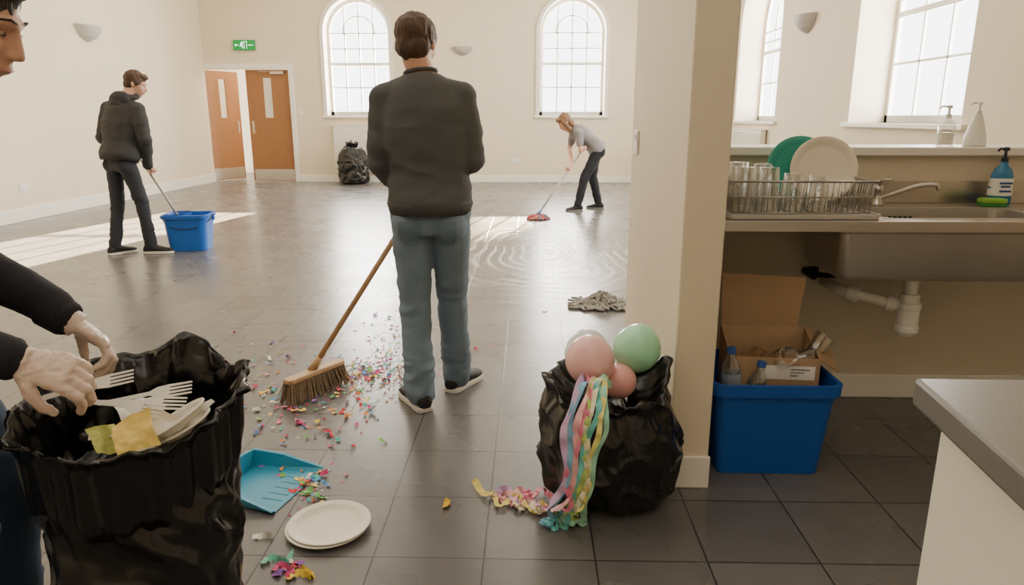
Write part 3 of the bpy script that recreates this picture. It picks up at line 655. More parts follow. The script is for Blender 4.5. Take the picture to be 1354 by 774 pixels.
p = P(466,244); b3 = obj('bin_bag', bm, bagm, smooth=True, fixn=False); b3.location = (p.x, p.y+.15, .003)
tag(b3, 'tied full black bin bag standing in front of the far radiator', 'bin bag')

cut = M('white_cutlery', s(246,243,236), .3)
def place(o, loc, d, up, k=1.0): o.matrix_world = Matrix.Translation(loc) @ frame(d, up).to_4x4() @ Matrix.Scale(k, 4); return o
def fork_mesh():
    bm = new(); prism(bm, [(-.0055,0),(.0055,0),(.004,.085),(.011,.1),(.0135,.122),(-.0135,.122),(-.011,.1),(-.004,.085)], -.0013, .0013)
    for k in range(4):
        x = -.0112+.0075*k; prism(bm, [(x-.0022,.121),(x+.0022,.121),(x+.0013,.165),(x-.0013,.165)], -.0012, .0012)
    for v in bm.verts: v.co.z += .006*math.sin(v.co.y*22)+(.004 if v.co.y > .15 else 0)
    return bm
fm = None
for tip, d, lb in ((PY(177,497,1.33),(.9,.15,.2),'white plastic fork poking up beside the lower gloved hand'), (PY(254,512,1.40),(.92,.1,.16),'white plastic fork with tines highest near the right of the open bin bag'),
         (PY(246,534,1.37),(.95,.05,-.02),'white plastic fork just below the highest fork in the open bin bag'), (PY(215,545,1.34),(.9,-.15,-.05),'white plastic fork half under the others in the open bin bag')):
    if fm is None: o = obj('plastic_fork', fork_mesh(), cut); fm = o
    else: o = fm.copy(); C.objects.link(o)
    tag(o, lb, 'fork', 'plastic cutlery in the open bin bag'); place(o, tip-V(d).normalized()*.165*1.1, V(d), V((.15,-.75,.8)), 1.1)
for tip, d, lb in ((PY(284,530,1.40),(.85,.25,.35),'white plastic knife rising to the right rim of the open bin bag'), (PY(240,560,1.33),(.8,.1,.1),'white plastic knife lying low in front inside the open bin bag')):
    bm = new(); prism(bm, [(-.006,0),(.006,0),(.006,.08),(.009,.1),(.009,.15),(.002,.17),(-.006,.165)], -.0012, .0012)
    o = obj('plastic_knife', bm, cut); tag(o, lb, 'knife', 'plastic cutlery in the open bin bag'); place(o, tip-V(d).normalized()*.17*1.1, V(d), V((.15,-.75,.8)), 1.1)
platem = M('paper_plate', s(244,238,224), .6, bump=.05, bs=80)
def plate_bm(R=.115, d=.018):
    bm = new(); lathe(bm, [(.0,.002),(R*.68,.002),(R*.76,.006),(R*.86,d*.8),(R*.97,d),(R,d-.001),(R,d-.004),(R*.96,d-.004),(R*.86,d*.8-.004),(R*.76,.002),(R*.68,0),(0,0)], 64, cap=False); return bm
c0 = PY(236,562,1.35); vw = (c0-V((0,0,H))).normalized(); ld = V((.62,.15,.42)).normalized(); nn = vw.cross(ld).normalized()
if nn.z < 0: nn = -nn
for k, (dl, dr_, lb) in enumerate(((V((0,0,0)), V((0,0,.0)), 'used white paper plate seen edge on at the right of the open bin bag'), (V((.0,.012,-.022)), V((.1,0,.05)), 'used white paper plate tucked under the first at the right of the bag'), (V((-.05,.02,-.05)), V((-.1,-.1,.6)), 'used white paper plate lying flatter beneath the cutlery in the bag'))):
    o = obj('paper_plate', plate_bm(.07), platem, smooth=False); tag(o, lb, 'plate', 'used plates in the open bin bag')
    o.matrix_world = Matrix.Translation(c0+dl) @ (nn+dr_-vw*.16).normalized().to_track_quat('Z','Y').to_matrix().to_4x4()
def crumple(name, c, size, mat, seed, label, cat='napkin', flat=.6, soft=False):
    bm = new(); bmesh.ops.create_grid(bm, x_segments=22, y_segments=22, size=size)
    for v in bm.verts:
        q = v.co.copy(); sc_ = .8 if soft else 1.3
        n = noise.noise_vector(V((q.x/size*sc_+seed, q.y/size*sc_, seed))); m_ = noise.noise_vector(V((q.x/size*3.5+seed, q.y/size*3.5, seed)))
        j = .12 if soft else .35; k_ = .08 if soft else .25
        v.co = V((q.x*.85+n.x*size*j, q.y*.85+n.y*size*j, n.z*size*flat+m_.z*size*k_*flat/.6))
    o = obj(name, bm, mat, smooth=soft, fixn=False); tag(o, label, cat); o.location = c; return o
for q in ((PY(178,574,1.27),.045,'yellow_paper',s(243,215,125),3.3,'yellow folded napkin at the front of the open bin bag',(.7,-.3,.4)),(PY(140,580,1.29),.035,'lime_paper',s(200,205,120),5.7,'lime green folded napkin at the left of the open bin bag',(.9,.2,1.1)),
          (PY(203,562,1.33),.042,'cream_paper',s(238,228,205),9.1,'cream napkin between the cutlery and plates in the bin bag',(.8,.4,.1)),(PY(182,545,1.41),.045,'white_paper',s(240,238,232),12.1,'white napkin behind the forks inside the open bin bag',(.6,0,.8))):
    o = crumple('napkin', q[0], q[1], M(q[2], q[3], .8), q[4], q[5], flat=.7, soft=True); o.rotation_euler = q[6]

pl = P(435,700)
o = obj('paper_plate', plate_bm(.135,.02), platem, smooth=False); o.location = (pl.x-.003,pl.y-.003,.001); tag(o, 'white paper plate on the floor, lower of the stacked pair', 'plate')
o = obj('paper_plate', plate_bm(.135,.02), platem, smooth=False); o.location = (pl.x+.003,pl.y+.003,.008); tag(o, 'white paper plate on the floor, upper of the stacked pair', 'plate')
dp = M('dustpan_blue', s(50,150,185), .35)
r = thing('dustpan', 'turquoise blue dustpan on the floor behind the foreground bin bag', 'dustpan')
bm = new()
w, dpt = .30, .27
def pan_ring(g):
    return [(-w/2-g, 0), (-w/2*.93-g, dpt*.6), (-w/2*.8-g*.7, dpt+g*.3), (-w/2*.5, dpt+g), (w/2*.5, dpt+g), (w/2*.8+g*.7, dpt+g*.3), (w/2*.93+g, dpt*.6), (w/2+g, 0)]
lv = []
for g, hs in ((0,(0,0,0,0)), (.012,(.012,.05,.068,.07)), (.024,(.012,.052,.07,.072)), (.006,(.0,.0,.0,.0))):
    hh = [hs[0],hs[1],hs[2],hs[3],hs[3],hs[2],hs[1],hs[0]]
    lv.append([bm.verts.new((x, y, z+(.003 if g == 0 else 0))) for (x, y), z in zip(pan_ring(g), hh)])
for a, b in zip(lv, lv[1:]):
    for i in range(7): bm.faces.new((a[i],a[i+1],b[i+1],b[i]))
bm.faces.new(lv[0]); bm.faces.new(lv[3][::-1]); bm.faces.new((lv[0][0],lv[0][7],lv[3][7],lv[3][0]))
pan = obj('pan', bm, dp, r, bevel=.003)
bm = new()
for k in range(5): x = -.08+.04*k; box(bm, x-.002, x+.002, .02, .10, .002, .0045)
obj('ridges', bm, dp, pan)
bm = new(); loft(bm, [((0,dpt+.01,.055),V((.03,0,0)),V((0,0,.009))), ((0,dpt+.05,.062),V((.016,0,0)),V((0,0,.01))), ((0,dpt+.12,.055),V((.018,0,0)),V((0,0,.01))), ((0,dpt+.15,.05),V((.011,0,0)),V((0,0,.006)))], 16); obj('handle', bm, dp, r, smooth=True)
c = P(396,650); r.location = (c.x, c.y, .001); r.rotation_euler = (0,0,math.radians(76))

def balloon(label, c, rr_, col, d, clr=None):
    r = thing('balloon', label, 'balloon'); bm = new()
    lathe(bm, [(rr_*math.sin(a)*(1-.12*max(0,-math.cos(a))), -rr_*math.cos(a)*(1.14 if a < math.pi/2 else 1.02)) for a in [math.pi*k/22 for k in range(23)]], 32)
    m = M('balloon_'+label.split()[0]+label.split()[1], col, .25, coat=.4, alpha=clr or 1)
    m.node_tree.nodes['Principled BSDF'].inputs['Subsurface Weight'].default_value = .25
    m.node_tree.nodes['Principled BSDF'].inputs['Subsurface Radius'].default_value = (.05,.04,.04)
    obj('skin', bm, m, r, smooth=True)
    bm = new(); lathe(bm, [(.006,-rr_*1.13),(.005,-rr_*1.18),(.012,-rr_*1.24),(.01,-rr_*1.25)], 12); obj('knot', bm, m, r, smooth=True)
    r.location = c; r.rotation_euler = V(d).to_track_quat('Z','Y').to_euler()
balloon('pink balloon at the front of the bag mouth', PY(780,475,2.24), .084, s(250,196,194), (-.2,-.3,1))
balloon('mint green balloon at the right of the bag mouth', PY(843,459,2.33), .083, s(168,232,192), (.25,-.3,1))
balloon('coral pink balloon wedged low between the two big balloons', PY(818,503,2.27), .062, s(242,180,176), (.1,-.6,.7))
balloon('pale grey translucent balloon behind the pink balloon', PY(777,466,2.42), .084, s(215,218,205), (-.1,.1,1), .6)

def ribbon(label, pts, col, w=.014, amp=.006, fq=9, seed=0, name='streamer', wander=0):
    c = cr(pts, 14); bm = new(); prev = None; n = len(c)
    for i, p in enumerate(c):
        t = (c[min(i+1,n-1)]-c[max(i-1,0)]).normalized(); tw = .75*math.sin(i*.16+seed)
        sd = t.cross(V((0,-.7,.7))); sd = sd.normalized() if sd.length > .01 else V((1,0,0)); up = sd.cross(t)
        s2 = (sd*math.cos(tw)+up*math.sin(tw)); o_ = up*amp*math.sin(i*2*math.pi/fq+seed)
        if wander: o_ += sd*wander*noise.noise(V((i*.07, seed*3.1, 1)))*2*min(1, i/12)
        a, b = p+s2*w/2+o_, p-s2*w/2+o_*.6
        a.z = max(a.z,.0015); b.z = max(b.z,.0015)
        cur = (bm.verts.new(a), bm.verts.new(b))
        if prev: bm.faces.new((prev[0], cur[0], cur[1], prev[1]))
        prev = cur
    m = M('crepe_'+'_'.join(label.split()[:2]), col, .75)
    o = obj(name, bm, m, smooth=True, fixn=False); return tag(o, label, 'streamer', 'party streamers spilling from the balloon bag')
f = lambda x, y, z=.008: P(x, y, z)
def drop(x0, x1, x2, x3): return [PY(x0,512,2.20), PY(x0-6,503,2.11), PY(x1,545,2.025), PY((x1+x2)/2,590,2.01), PY(x2,640,2.01), PY(x3,672,2.04)]
def wav(pts, am=5, n=5, seed=0):
    out = []
    for (x0,y0), (x1,y1) in zip(pts, pts[1:]):
        for k in range(n):
            t = k/n; j = math.sin((len(out))*1.9+seed); out.append(f(x0+(x1-x0)*t+3*math.cos(len(out)*1.3+seed), y0+(y1-y0)*t+am*j, .008+.012*abs(math.cos(len(out)*1.9+seed))))
    return out
RB = [('yellow crepe streamer hanging furthest right and reaching far left on the floor', drop(806,795,778,768)+wav([(748,680),(715,672),(680,664),(650,660),(630,640),(640,655)],6,3,0), s(248,232,140)),
      ('pale pink crepe streamer hanging over the bag front and trailing left', drop(790,768,758,738)+wav([(722,668),(690,665),(660,655),(668,664),(690,655),(715,648)],6,3,1), s(250,190,195)),
      ('turquoise crepe streamer ending in a curl at the lowest point of the pile', drop(796,790,762,756)+wav([(750,692),(722,694),(735,682),(752,686)],5,4,2), s(120,210,205)),
      ('sky blue crepe streamer down the left of the hanging bundle', drop(780,758,752,730)+wav([(735,684),(720,692),(745,680)],5,4,3), s(140,195,228)),
      ('lime green crepe streamer in the middle of the hanging bundle', drop(794,776,770,755)+wav([(768,680),(755,690),(740,680)],5,4,4), s(200,225,130)),
      ('hot pink crepe streamer curling on the floor by the bag', drop(786,778,752,750)+wav([(730,672),(705,664),(690,656),(712,652),(735,662)],6,3,5), s(240,140,170)),
      ('lilac crepe streamer at the left edge of the hanging bundle', drop(777,750,745,724)+wav([(712,665),(690,660),(668,656),(650,648)],5,3,6), s(218,185,225)),
      ('mint green crepe streamer along the right of the hanging bundle', drop(808,802,780,775)+wav([(770,688),(752,694),(736,690)],4,4,7), s(165,222,195)),
      ('cream crepe streamer between the yellow and the lime ones', drop(800,782,776,760)+wav([(740,680),(712,674),(690,668),(670,660)],5,3,8), s(245,240,205))]
for i, (lb, pts, c) in enumerate(RB): ribbon(lb, pts, c, .021, .005, 7+i % 4, i, wander=.012)
for lb, pts, c in (('teal ribbon scrap on the floor left of the lower edge of the plates', [(345,745),(360,738),(378,742),(385,730)], s(130,210,185)), ('magenta ribbon scrap on the floor below the plates', [(360,755),(372,748),(385,756),(378,764)], s(225,95,150)),
                   ('yellow ribbon scrap on the floor below the plates', [(378,766),(395,758),(412,764),(400,752)], s(245,215,80)), ('yellow paper twist alone on the tiles between the standing man and the balloon bag', [(588,672),(591,666),(593,660)], s(240,200,70)),
                   ('white paper strip on the tiles between dustpan and plates', [(334,710),(347,709),(360,708)], s(235,232,225))):
    o = ribbon(lb, [f(*q) for q in pts], c, .024, .006, 6, 1, 'ribbon_scrap'); o['category'] = 'ribbon scrap'; del o['group']

CC = [('pink', s(244,150,178)), ('magenta', s(222,70,135)), ('yellow', s(250,220,100)), ('teal', s(80,195,185)), ('green', s(130,205,110)), ('orange', s(246,158,85)), ('white', s(245,241,234)), ('purple', s(158,108,188)), ('red', s(220,66,66)), ('blue', s(85,158,222))]
mats = {n: M('confetti_'+n, c, .7) for n, c in CC}; cm = {}
def scrap(bm, M4, sh):
    k = 5; w, l = (.0075,.012) if sh == 0 else ((.009,.009) if sh == 1 else (.005,.016)); prev = None
    for i in range(k):
        y = -l+2*l*i/(k-1); z = .0025*math.sin(i*1.9+sh)+.003; a = .3*math.sin(i*1.3+sh*2)
        cur = [bm.verts.new(M4 @ V((x*math.cos(a), y, z+x*math.sin(a)))) for x in (-w, w)]
        if prev: bm.faces.new((prev[0],prev[1],cur[1],cur[0]))
        prev = cur
for n, c in CC:
    for sh in range(3):
        bm = new(); scrap(bm, Matrix.Identity(4), sh)
        me = bpy.data.meshes.new('confetti'); bm.to_mesh(me); bm.free(); me.materials.append(mats[n]); cm[(n,sh)] = me
rnd = random.Random(11)
areas = [('around the broom head', [(485,494,30,10,76),(445,522,32,13,40),(380,540,18,9,12),(512,450,22,18,20),(465,545,20,12,10)]),
         ('scattered left of the broom', [(350,505,38,17,32),(335,550,22,18,14),(345,480,32,12,14),(395,572,24,12,14),(435,565,18,16,12)]),
         ('by the dustpan mouth', [(412,640,16,15,20),(378,628,20,10,8)]), ('below the paper plates', [(385,756,16,8,7)]),
         ('on the open floor beyond the broom', [(575,460,18,9,5),(640,425,60,22,5),(470,600,34,28,5)])]
cnt = 0
for an_, cl in areas:
    for (mx_, my_, sx, sy, k) in cl:
        for _ in range(k):
            if cnt >= 298: break
            p = P(rnd.gauss(mx_,sx), rnd.gauss(my_,sy)); n, _c = rnd.choice(CC); sh = rnd.randrange(3)
            o = bpy.data.objects.new('confetti_scrap', cm[(n,sh)]); C.objects.link(o); o.location = (p.x,p.y,.0015+rnd.random()*.005); o.rotation_euler = (rnd.uniform(-.25,.25),rnd.uniform(-.25,.25),rnd.uniform(0,6.28))
            q = rnd.uniform(.75,1.6); o.scale = (q,q,q)
            tag(o, 'small %s paper confetti scrap %s' % (n, an_), 'confetti', '%s confetti scraps %s' % (n, an_)); cnt += 1
bm = new()
for _ in range(800):
    t = rnd.random()
    if t < .5: p = P(rnd.gauss(478,40), rnd.gauss(497,14))
    elif t < .75: p = P(rnd.gauss(390,62), rnd.gauss(505,32))
    elif t < .9: p = P(rnd.gauss(516,22), rnd.gauss(448,24))
    else: p = P(rnd.gauss(400,22), rnd.gauss(640,18))
    scrap(bm, Matrix.Translation((p.x,p.y,.0005)) @ Matrix.Rotation(rnd.uniform(0,6.28), 4, 'Z') @ Matrix.Scale(rnd.uniform(.4,.7), 4), rnd.randrange(3))
m = bpy.data.materials.new('mixed_confetti'); m.use_nodes = True; nt = m.node_tree
gi = nt.nodes.new('ShaderNodeNewGeometry'); rp = nt.nodes.new('ShaderNodeValToRGB'); rp.color_ramp.interpolation = 'CONSTANT'
for i, (n, c) in enumerate(CC):
    e = rp.color_ramp.elements[i] if i < 2 else rp.color_ramp.elements.new(i/10)
    e.position = i/10; e.color = c
nt.links.new(gi.outputs['Random Per Island'], rp.inputs[0]); nt.links.new(rp.outputs[0], nt.nodes['Principled BSDF'].inputs['Base Color'])
o = obj('confetti_crumbs', bm, m, kind='stuff', fixn=False); tag(o, 'fine multicoloured confetti crumbs strewn over the tiles near the broom', 'confetti')

rm = M('rag_yarn', s(150,146,140), .95, var=.75, vs=40); bm = new(); c = P(797,404); rnd = random.Random(5)
for i in range(130):
    u0 = rnd.uniform(-.13,.13); v0 = rnd.uniform(-.10,.10); hgt = .10*math.exp(-(u0/.11)**2-(v0/.09)**2)
    p = V((c.x+u0, c.y+v0, .012+rnd.random()*hgt)); a = rnd.uniform(0,6.28); pts = [p]
    for k in range(5):
        a += rnd.uniform(-.9,.9); p = p+V((math.cos(a)*.03, math.sin(a)*.03, 0)); dx, dy = p.x-c.x, p.y-c.y
        p.z = .011+rnd.uniform(.4,1)*.095*math.exp(-(dx/.12)**2-(dy/.1)**2); pts.append(p.copy())
    tube(bm, cr(pts, 3), .0085, 6)
o = obj('string_rag', bm, rm, smooth=True); tag(o, 'grey and white string rag lying in a heap at the foot of the partition', 'rag')

# ---------------------------------------------------------------- kitchen
CZ = .95
SX0, SX1, SY0, SY1 = 1.37, 2.02, 2.74, 3.07
wt_ = M('steel_worktop', s(184,177,168), .34, .8, var=.06, vs=6)
bm = new(); CY0 = 2.65
box(bm, PX1+.002, SX0, CY0, KY-.002, CZ-.04, CZ); box(bm, SX1, XR-.002, CY0, KY-.002, CZ-.04, CZ); box(bm, SX0, SX1, CY0, SY0, CZ-.04, CZ); box(bm, SX0, SX1, SY1, KY-.002, CZ-.04, CZ)
wtop = thing('worktop', 'steel sink worktop along the half wall right of the partition', 'worktop')
obj('top', bm, wt_, wtop, bevel=.002)
bm = new(); box(bm, PX1+.002, XR-.002, KY-.014, KY-.001, CZ, CZ+.10); obj('splashback', bm, steel, wtop, bevel=.003)
for x in (2.45, 2.95):
    bm = new(); prism(bm, [(KY-.02,CZ-.04),(KY-.02,.62),(KY-.05,.62),(KY-.05,CZ-.07),(CY0+.25,CZ-.07),(CY0+.25,CZ-.04)], x, x+.03, Matrix(((0,0,1,0),(1,0,0,0),(0,1,0,0),(0,0,0,1)))); obj('bracket', bm, white, wtop)
sk = thing('sink', 'deep stainless steel sink set into the worktop', 'sink')
bm = new()
stack(bm, [(rr(SX0-.02,SX1+.02,SY0-.02,SY1+.02,.06), CZ+.001), (rr(SX0-.012,SX1+.012,SY0-.012,SY1+.012,.06), CZ+.004), (rr(SX0,SX1,SY0,SY1,.06), CZ), (rr(SX0+.01,SX1-.01,SY0+.01,SY1-.01,.06), CZ-.17), (rr(SX0+.05,SX1-.05,SY0+.05,SY1-.05,.05), CZ-.2)])
obj('basin', bm, steeld, sk, smooth=False)
bm = new(); ux0 = 1.19
stack(bm, [(rr(ux0,SX1+.05,SY0-.045,SY1+.06,.03), CZ-.041), (rr(ux0,SX1+.05,SY0-.045,SY1+.06,.03), CZ-.05), (rr(ux0+.015,SX1+.035,SY0-.035,SY1+.05,.035), CZ-.055), (rr(ux0+.025,SX1+.025,SY0-.025,SY1+.04,.04), CZ-.215), (rr(ux0+.035,SX1+.012,SY0-.015,SY1+.03,.04), CZ-.238), (rr(ux0+.06,SX1-.01,SY0+.01,SY1+.0,.04), CZ-.25)])
und = obj('underside', bm, steeld, sk, smooth=True)
es = und.modifiers.new('edges', 'EDGE_SPLIT'); es.split_angle = math.radians(38)
bm = new()
for k in range(5): box(bm, 1.55+k*.022, 1.562+k*.022, SY1-.0105, SY1-.007, CZ-.05, CZ-.035)
obj('overflow_slots', bm, blackp, sk)
bm = new(); lathe(bm, [(.04,CZ-.2),(.04,CZ-.197),(.03,CZ-.197),(.028,CZ-.2)], 20, Matrix.Translation((1.66,2.9,0))); obj('plug_hole', bm, chrome, sk)
tp = thing('tap', 'chrome mixer tap with swivel spout behind the sink', 'tap'); bx_, by_ = 1.54, 3.16
bm = new(); lathe(bm, [(.03,CZ),(.03,CZ+.01),(.022,CZ+.018),(.02,CZ+.06),(.024,CZ+.07),(.02,CZ+.09),(.004,CZ+.095)], 24, Matrix.Translation((bx_,by_,0))); obj('tap_body', bm, steel, tp, smooth=True)
bm = new(); tube(bm, cr([(bx_,by_,CZ+.03),(bx_+.05,by_-.03,CZ+.052),(bx_+.12,by_-.07,CZ+.088),(bx_+.17,by_-.1,CZ+.102),(bx_+.195,by_-.11,CZ+.097),(bx_+.2,by_-.112,CZ+.08)], 5), .010, 12); obj('spout', bm, steel, tp, smooth=True)
bm = new(); tube(bm, [(bx_,by_,CZ+.09),(bx_-.0,by_-.03,CZ+.112),(bx_+.025,by_-.07,CZ+.12)], [.008,.007,.006], 10); obj('lever', bm, steel, tp, smooth=True)
wp = thing('waste_pipe', 'white plastic bottle trap and pipe under the sink', 'waste pipe'); pw_ = M('white_pipe', s(240,237,230), .4)
bm = new(); lathe(bm, [(r_*1.18, z) for r_, z in [(.035,.70),(.035,.66),(.022,.655),(.022,.60),(.032,.60),(.032,.565),(.04,.56),(.042,.54),(.038,.53),(.038,.46),(.042,.455),(.042,.435),(.03,.415),(.008,.41)]], 24, Matrix.Translation((1.63,2.95,0))); obj('bottle_trap', bm, pw_, wp, smooth=False, bevel=.002)
bm = new(); tube(bm, [(1.62,2.95,.545),(1.55,2.98,.55),(1.52,3.0,.56),(1.43,3.05,.575),(1.40,3.1,.578),(1.39,3.26,.58)], .024, 14); obj('outlet_pipe', bm, pw_, wp, smooth=True)
for a, b in (((1.58,2.967,.548),(1.55,2.98,.552)), ((1.45,3.035,.572),(1.42,3.06,.577))):
    bm = new(); tube(bm, [a, b], .034, 16); obj('compression_nut', bm, pw_, wp)
bp_ = thing('water_pipe', 'black flexible water pipe with valve below the worktop', 'pipe')
bm = new(); tube(bm, cr([(1.30,3.22,.63),(1.33,3.12,.64),(1.4,3.05,.66),(1.5,3.02,.69),(1.55,3.0,.70)], 6), .012, 10); obj('hose', bm, blackp, bp_, smooth=True)
bm = new(); tube(bm, [(1.30,3.26,.63),(1.30,3.16,.63)], .02, 12); tube(bm, [(1.27,3.19,.64),(1.33,3.19,.64)], .012, 10); ell(bm, (1.3,3.18,.66), (.03,.008,.01)); obj('valve', bm, blackp, bp_, smooth=True)
dr = thing('dish_rack', 'steel wire dish rack standing on its grey drip tray', 'dish rack'); rx0, rx1, ry0, ry1 = .785, 1.31, 2.73, 3.06
bm = new(); stack(bm, [(rr(rx0-.03,rx1+.03,ry0-.035,ry1+.03,.03), CZ+.002), (rr(rx0-.035,rx1+.035,ry0-.04,ry1+.035,.03), CZ+.02), (rr(rx0-.03,rx1+.03,ry0-.035,ry1+.03,.03), CZ+.02), (rr(rx0-.022,rx1+.022,ry0-.027,ry1+.022,.03), CZ+.008)], True)
obj('drip_tray', bm, M('grey_tray', s(196,192,185), .35), dr)
bm = new(); zb, zt_ = CZ+.022, CZ+.142
for z, o_ in ((zt_, .014), (zb, 0), (zb+.06, .007)):
    L4 = [(rx0-o_,ry0-o_,z),(rx1+o_,ry0-o_,z),(rx1+o_,ry1+o_,z),(rx0-o_,ry1+o_,z),(rx0-o_,ry0-o_,z)]
    for a, b in zip(L4, L4[1:]): tube(bm, [a, b], .0042 if z == zt_ else .0028, 8)
n = 24
for k in range(n+1):
    x = rx0+(rx1-rx0)*k/n
    tube(bm, [(x,ry0-.014,zt_),(x,ry0,zb),(x,ry1,zb),(x,ry1+.014,zt_)], .0021, 6)
for k in range(1,16):
    y = ry0+(ry1-ry0)*k/16
    tube(bm, [(rx0-.014,y,zt_),(rx0,y,zb)], .0021, 6); tube(bm, [(rx1,y,zb),(rx1+.014,y,zt_)], .0021, 6)
for k in range(8):
    x = 1.05+.035*k; tube(bm, [(x,2.86,zb),(x,2.88,zb+.07),(x,2.9,zb)], .0018, 6)
obj('wire_basket', bm, M('basket_wire', s(165,163,158), .3, .9), dr, smooth=True)
def tumbler(h=.15, r0=.036, r1=.046):
    bm = new(); lathe(bm, [(r1,0),(r0,h),(r0-.004,h+.001),(.0,h+.001),(0,h-.01),(r0-.005,h-.01),(r1-.003,0)], 28, cap=False); return bm
tg = None
for x, y, h, lb in ((.84,2.79,1.1,'front left corner'), (.845,2.895,1.18,'left side, second row'), (.935,2.79,1.1,'front row, second from the left'), (.945,2.90,1.14,'middle of the left half, second row'), (1.03,2.79,.95,'front row, third from the left'), (1.125,2.785,.9,'front row, just in front of the cream plate'), (.86,3.0,1.15,'back left corner')):
    if tg is None: o = tg = obj('drinking_glass', tumbler(), glassm, smooth=True)
    else: o = tg.copy(); C.objects.link(o)
    o.location = (x,y,zb+.004); o.scale = (1,1,h); tag(o, 'upturned clear glass in the dish rack, '+lb, 'glass', 'upturned glasses in the dish rack')
for c, R, col, lb in (((1.205,2.955,1.122),.132,s(240,232,214),'large cream white plate standing upright in the dish rack'), ((1.13,3.02,1.122),.132,s(62,172,156),'green plate standing upright behind the cream plate in the rack')):
    o = obj('dinner_plate', plate_bm(R,.02), M('glaze_'+lb.split()[0], col, .2, coat=.4), smooth=True); tag(o, lb, 'plate')
    o.matrix_world = Matrix.Translation(c) @ V((-.12,-1,.22)).normalized().to_track_quat('Z','Y').to_matrix().to_4x4()
def pump(r, z, mt_, sc=1, ang=0):
    bm = new(); lathe(bm, [(.013*sc,z),(.013*sc,z+.018*sc),(.006*sc,z+.02*sc),(.005*sc,z+.045*sc)], 16); lathe(bm, [(.012*sc,z+.045*sc),(.012*sc,z+.058*sc),(.002,z+.06*sc)], 16)
    tube(bm, [(0,0,z+.053*sc),(math.cos(ang)*.03*sc,math.sin(ang)*.03*sc,z+.054*sc),(math.cos(ang)*.038*sc,math.sin(ang)*.038*sc,z+.045*sc)], .0045*sc, 8); obj('pump', bm, mt_, r, smooth=False)
r = thing('soap_dispenser', 'clear plastic soap dispenser with white pump on the ledge', 'soap dispenser')
bm = new(); lathe(bm, [(.034,0),(.037,.006),(.037,.085),(.03,.105),(.014,.118),(.014,.125)], 28); obj('bottle', bm, clear('clear_plastic', (.93,.93,.9,1), .7, .15), r, smooth=True)
bm = new(); lathe(bm, [(.031,.004),(.034,.008),(.034,.06),(.001,.06)], 24); obj('liquid', bm, M('clear_soap', s(215,210,198), .2, alpha=.5), r, smooth=True)
pump(r, .123, white2, 1, 2.6); p = PY(1252,170,3.36); r.location = (p.x,3.36,1.201)
r = thing('soap_dispenser', 'white tapered soap dispenser at the right end of the ledge', 'soap dispenser')
bm = new(); lathe(bm, [(.046,0),(.049,.006),(.044,.05),(.026,.11),(.017,.14),(.015,.145)], 28); obj('bottle', bm, white2, r, smooth=True)
pump(r, .143, white2, .9, 2.8); p = PY(1291,170,3.36); r.location = (p.x,3.36,1.201)
r = thing('detergent_bottle', 'blue washing up liquid bottle with dark pump behind the sink', 'bottle')
bm = new()
rings = [((0,0,z), V((a,0,0)), V((0,b,0))) for z, a, b in ((0,.045,.03),(.01,.05,.034),(.08,.05,.034),(.13,.046,.032),(.16,.034,.026),(.175,.016,.016),(.19,.015,.015))]
loft(bm, rings, 28); obj('bottle', bm, M('detergent_blue', s(45,125,172), .25), r, smooth=True)
bm = new(); loft(bm, [((0,0,z), V((a+.001,0,0)), V((0,b+.001,0))) for z, a, b in ((.045,.05,.034),(.12,.0475,.033))], 28, False); lb_ = obj('label_wrap', bm, white2, r, smooth=True)
bm = new()
for k, (z, w_) in enumerate(((.1,.055),(.085,.04),(.065,.05))): box(bm, -w_/2, w_/2, -.0365, -.0345, z-.004, z+.004)
obj('printed_lines', bm, M('print_blue', s(30,70,150), .5), lb_); pump(r, .188, M('pump_navy', s(20,35,60), .4), 1.1, 3.4)
p = PY(1327,240,3.16); r.location = (p.x,3.175,CZ)
bm = new(); box(bm, -.05,.05,-.03,.03,0,.014); sp1 = thing('sponge', 'green and yellow washing sponge by the blue bottle', 'sponge')
obj('scour_pad', bm, M('scour_green', s(60,140,60), .9, bump=.5, bs=200), sp1, bevel=.003)
bm = new(); box(bm, -.05,.05,-.03,.03,.014,.034); obj('foam', bm, M('foam_lime', s(140,190,80), .9, bump=.4, bs=150), sp1, bevel=.006)
p = PY(1310,270,3.12); sp1.location = (p.x,3.115,CZ+.004)

cb = M('crate_blue', s(20,86,178), .4, var=.05)
cr_ = thing('storage_crate', 'blue plastic tub under the worktop holding recycling', 'crate')
def tub(x0, x1, y0, y1, h):
    bm = new(); i = .035
    stack(bm, [(rr(x0+i,x1-i,y0+i,y1-i,.03), .002), (rr(x0+.006,x1-.006,y0+.006,y1-.006,.04), h-.045)], True, False)
    stack(bm, [(rr(x0+.006,x1-.006,y0+.006,y1-.006,.04), h-.045), (rr(x0-.01,x1+.01,y0-.01,y1+.01,.045), h-.045), (rr(x0-.012,x1+.012,y0-.012,y1+.012,.045), h), (rr(x0+.004,x1-.004,y0+.004,y1-.004,.04), h), (rr(x0+i+.004,x1-i-.004,y0+i+.004,y1-i-.004,.03), .008)], False, True)
    return bm
obj('tub', tub(.695,1.15,2.44,2.85,.375), cb, cr_)
bm = new()
for k in range(7): x = .78+k*.052; box(bm, x-.003, x+.003, 2.442, 2.452, .31, .325)
obj('rim_ribs', bm, cb, cr_)
cdm = M('cardboard', s(178,150,118), .85, var=.12, vs=5, bump=.15, bs=40); cdd = M('cardboard_inner', s(160,132,102), .9, var=.12)
ct = thing('cardboard_box', 'open brown cardboard box standing in the blue tub', 'cardboard box')
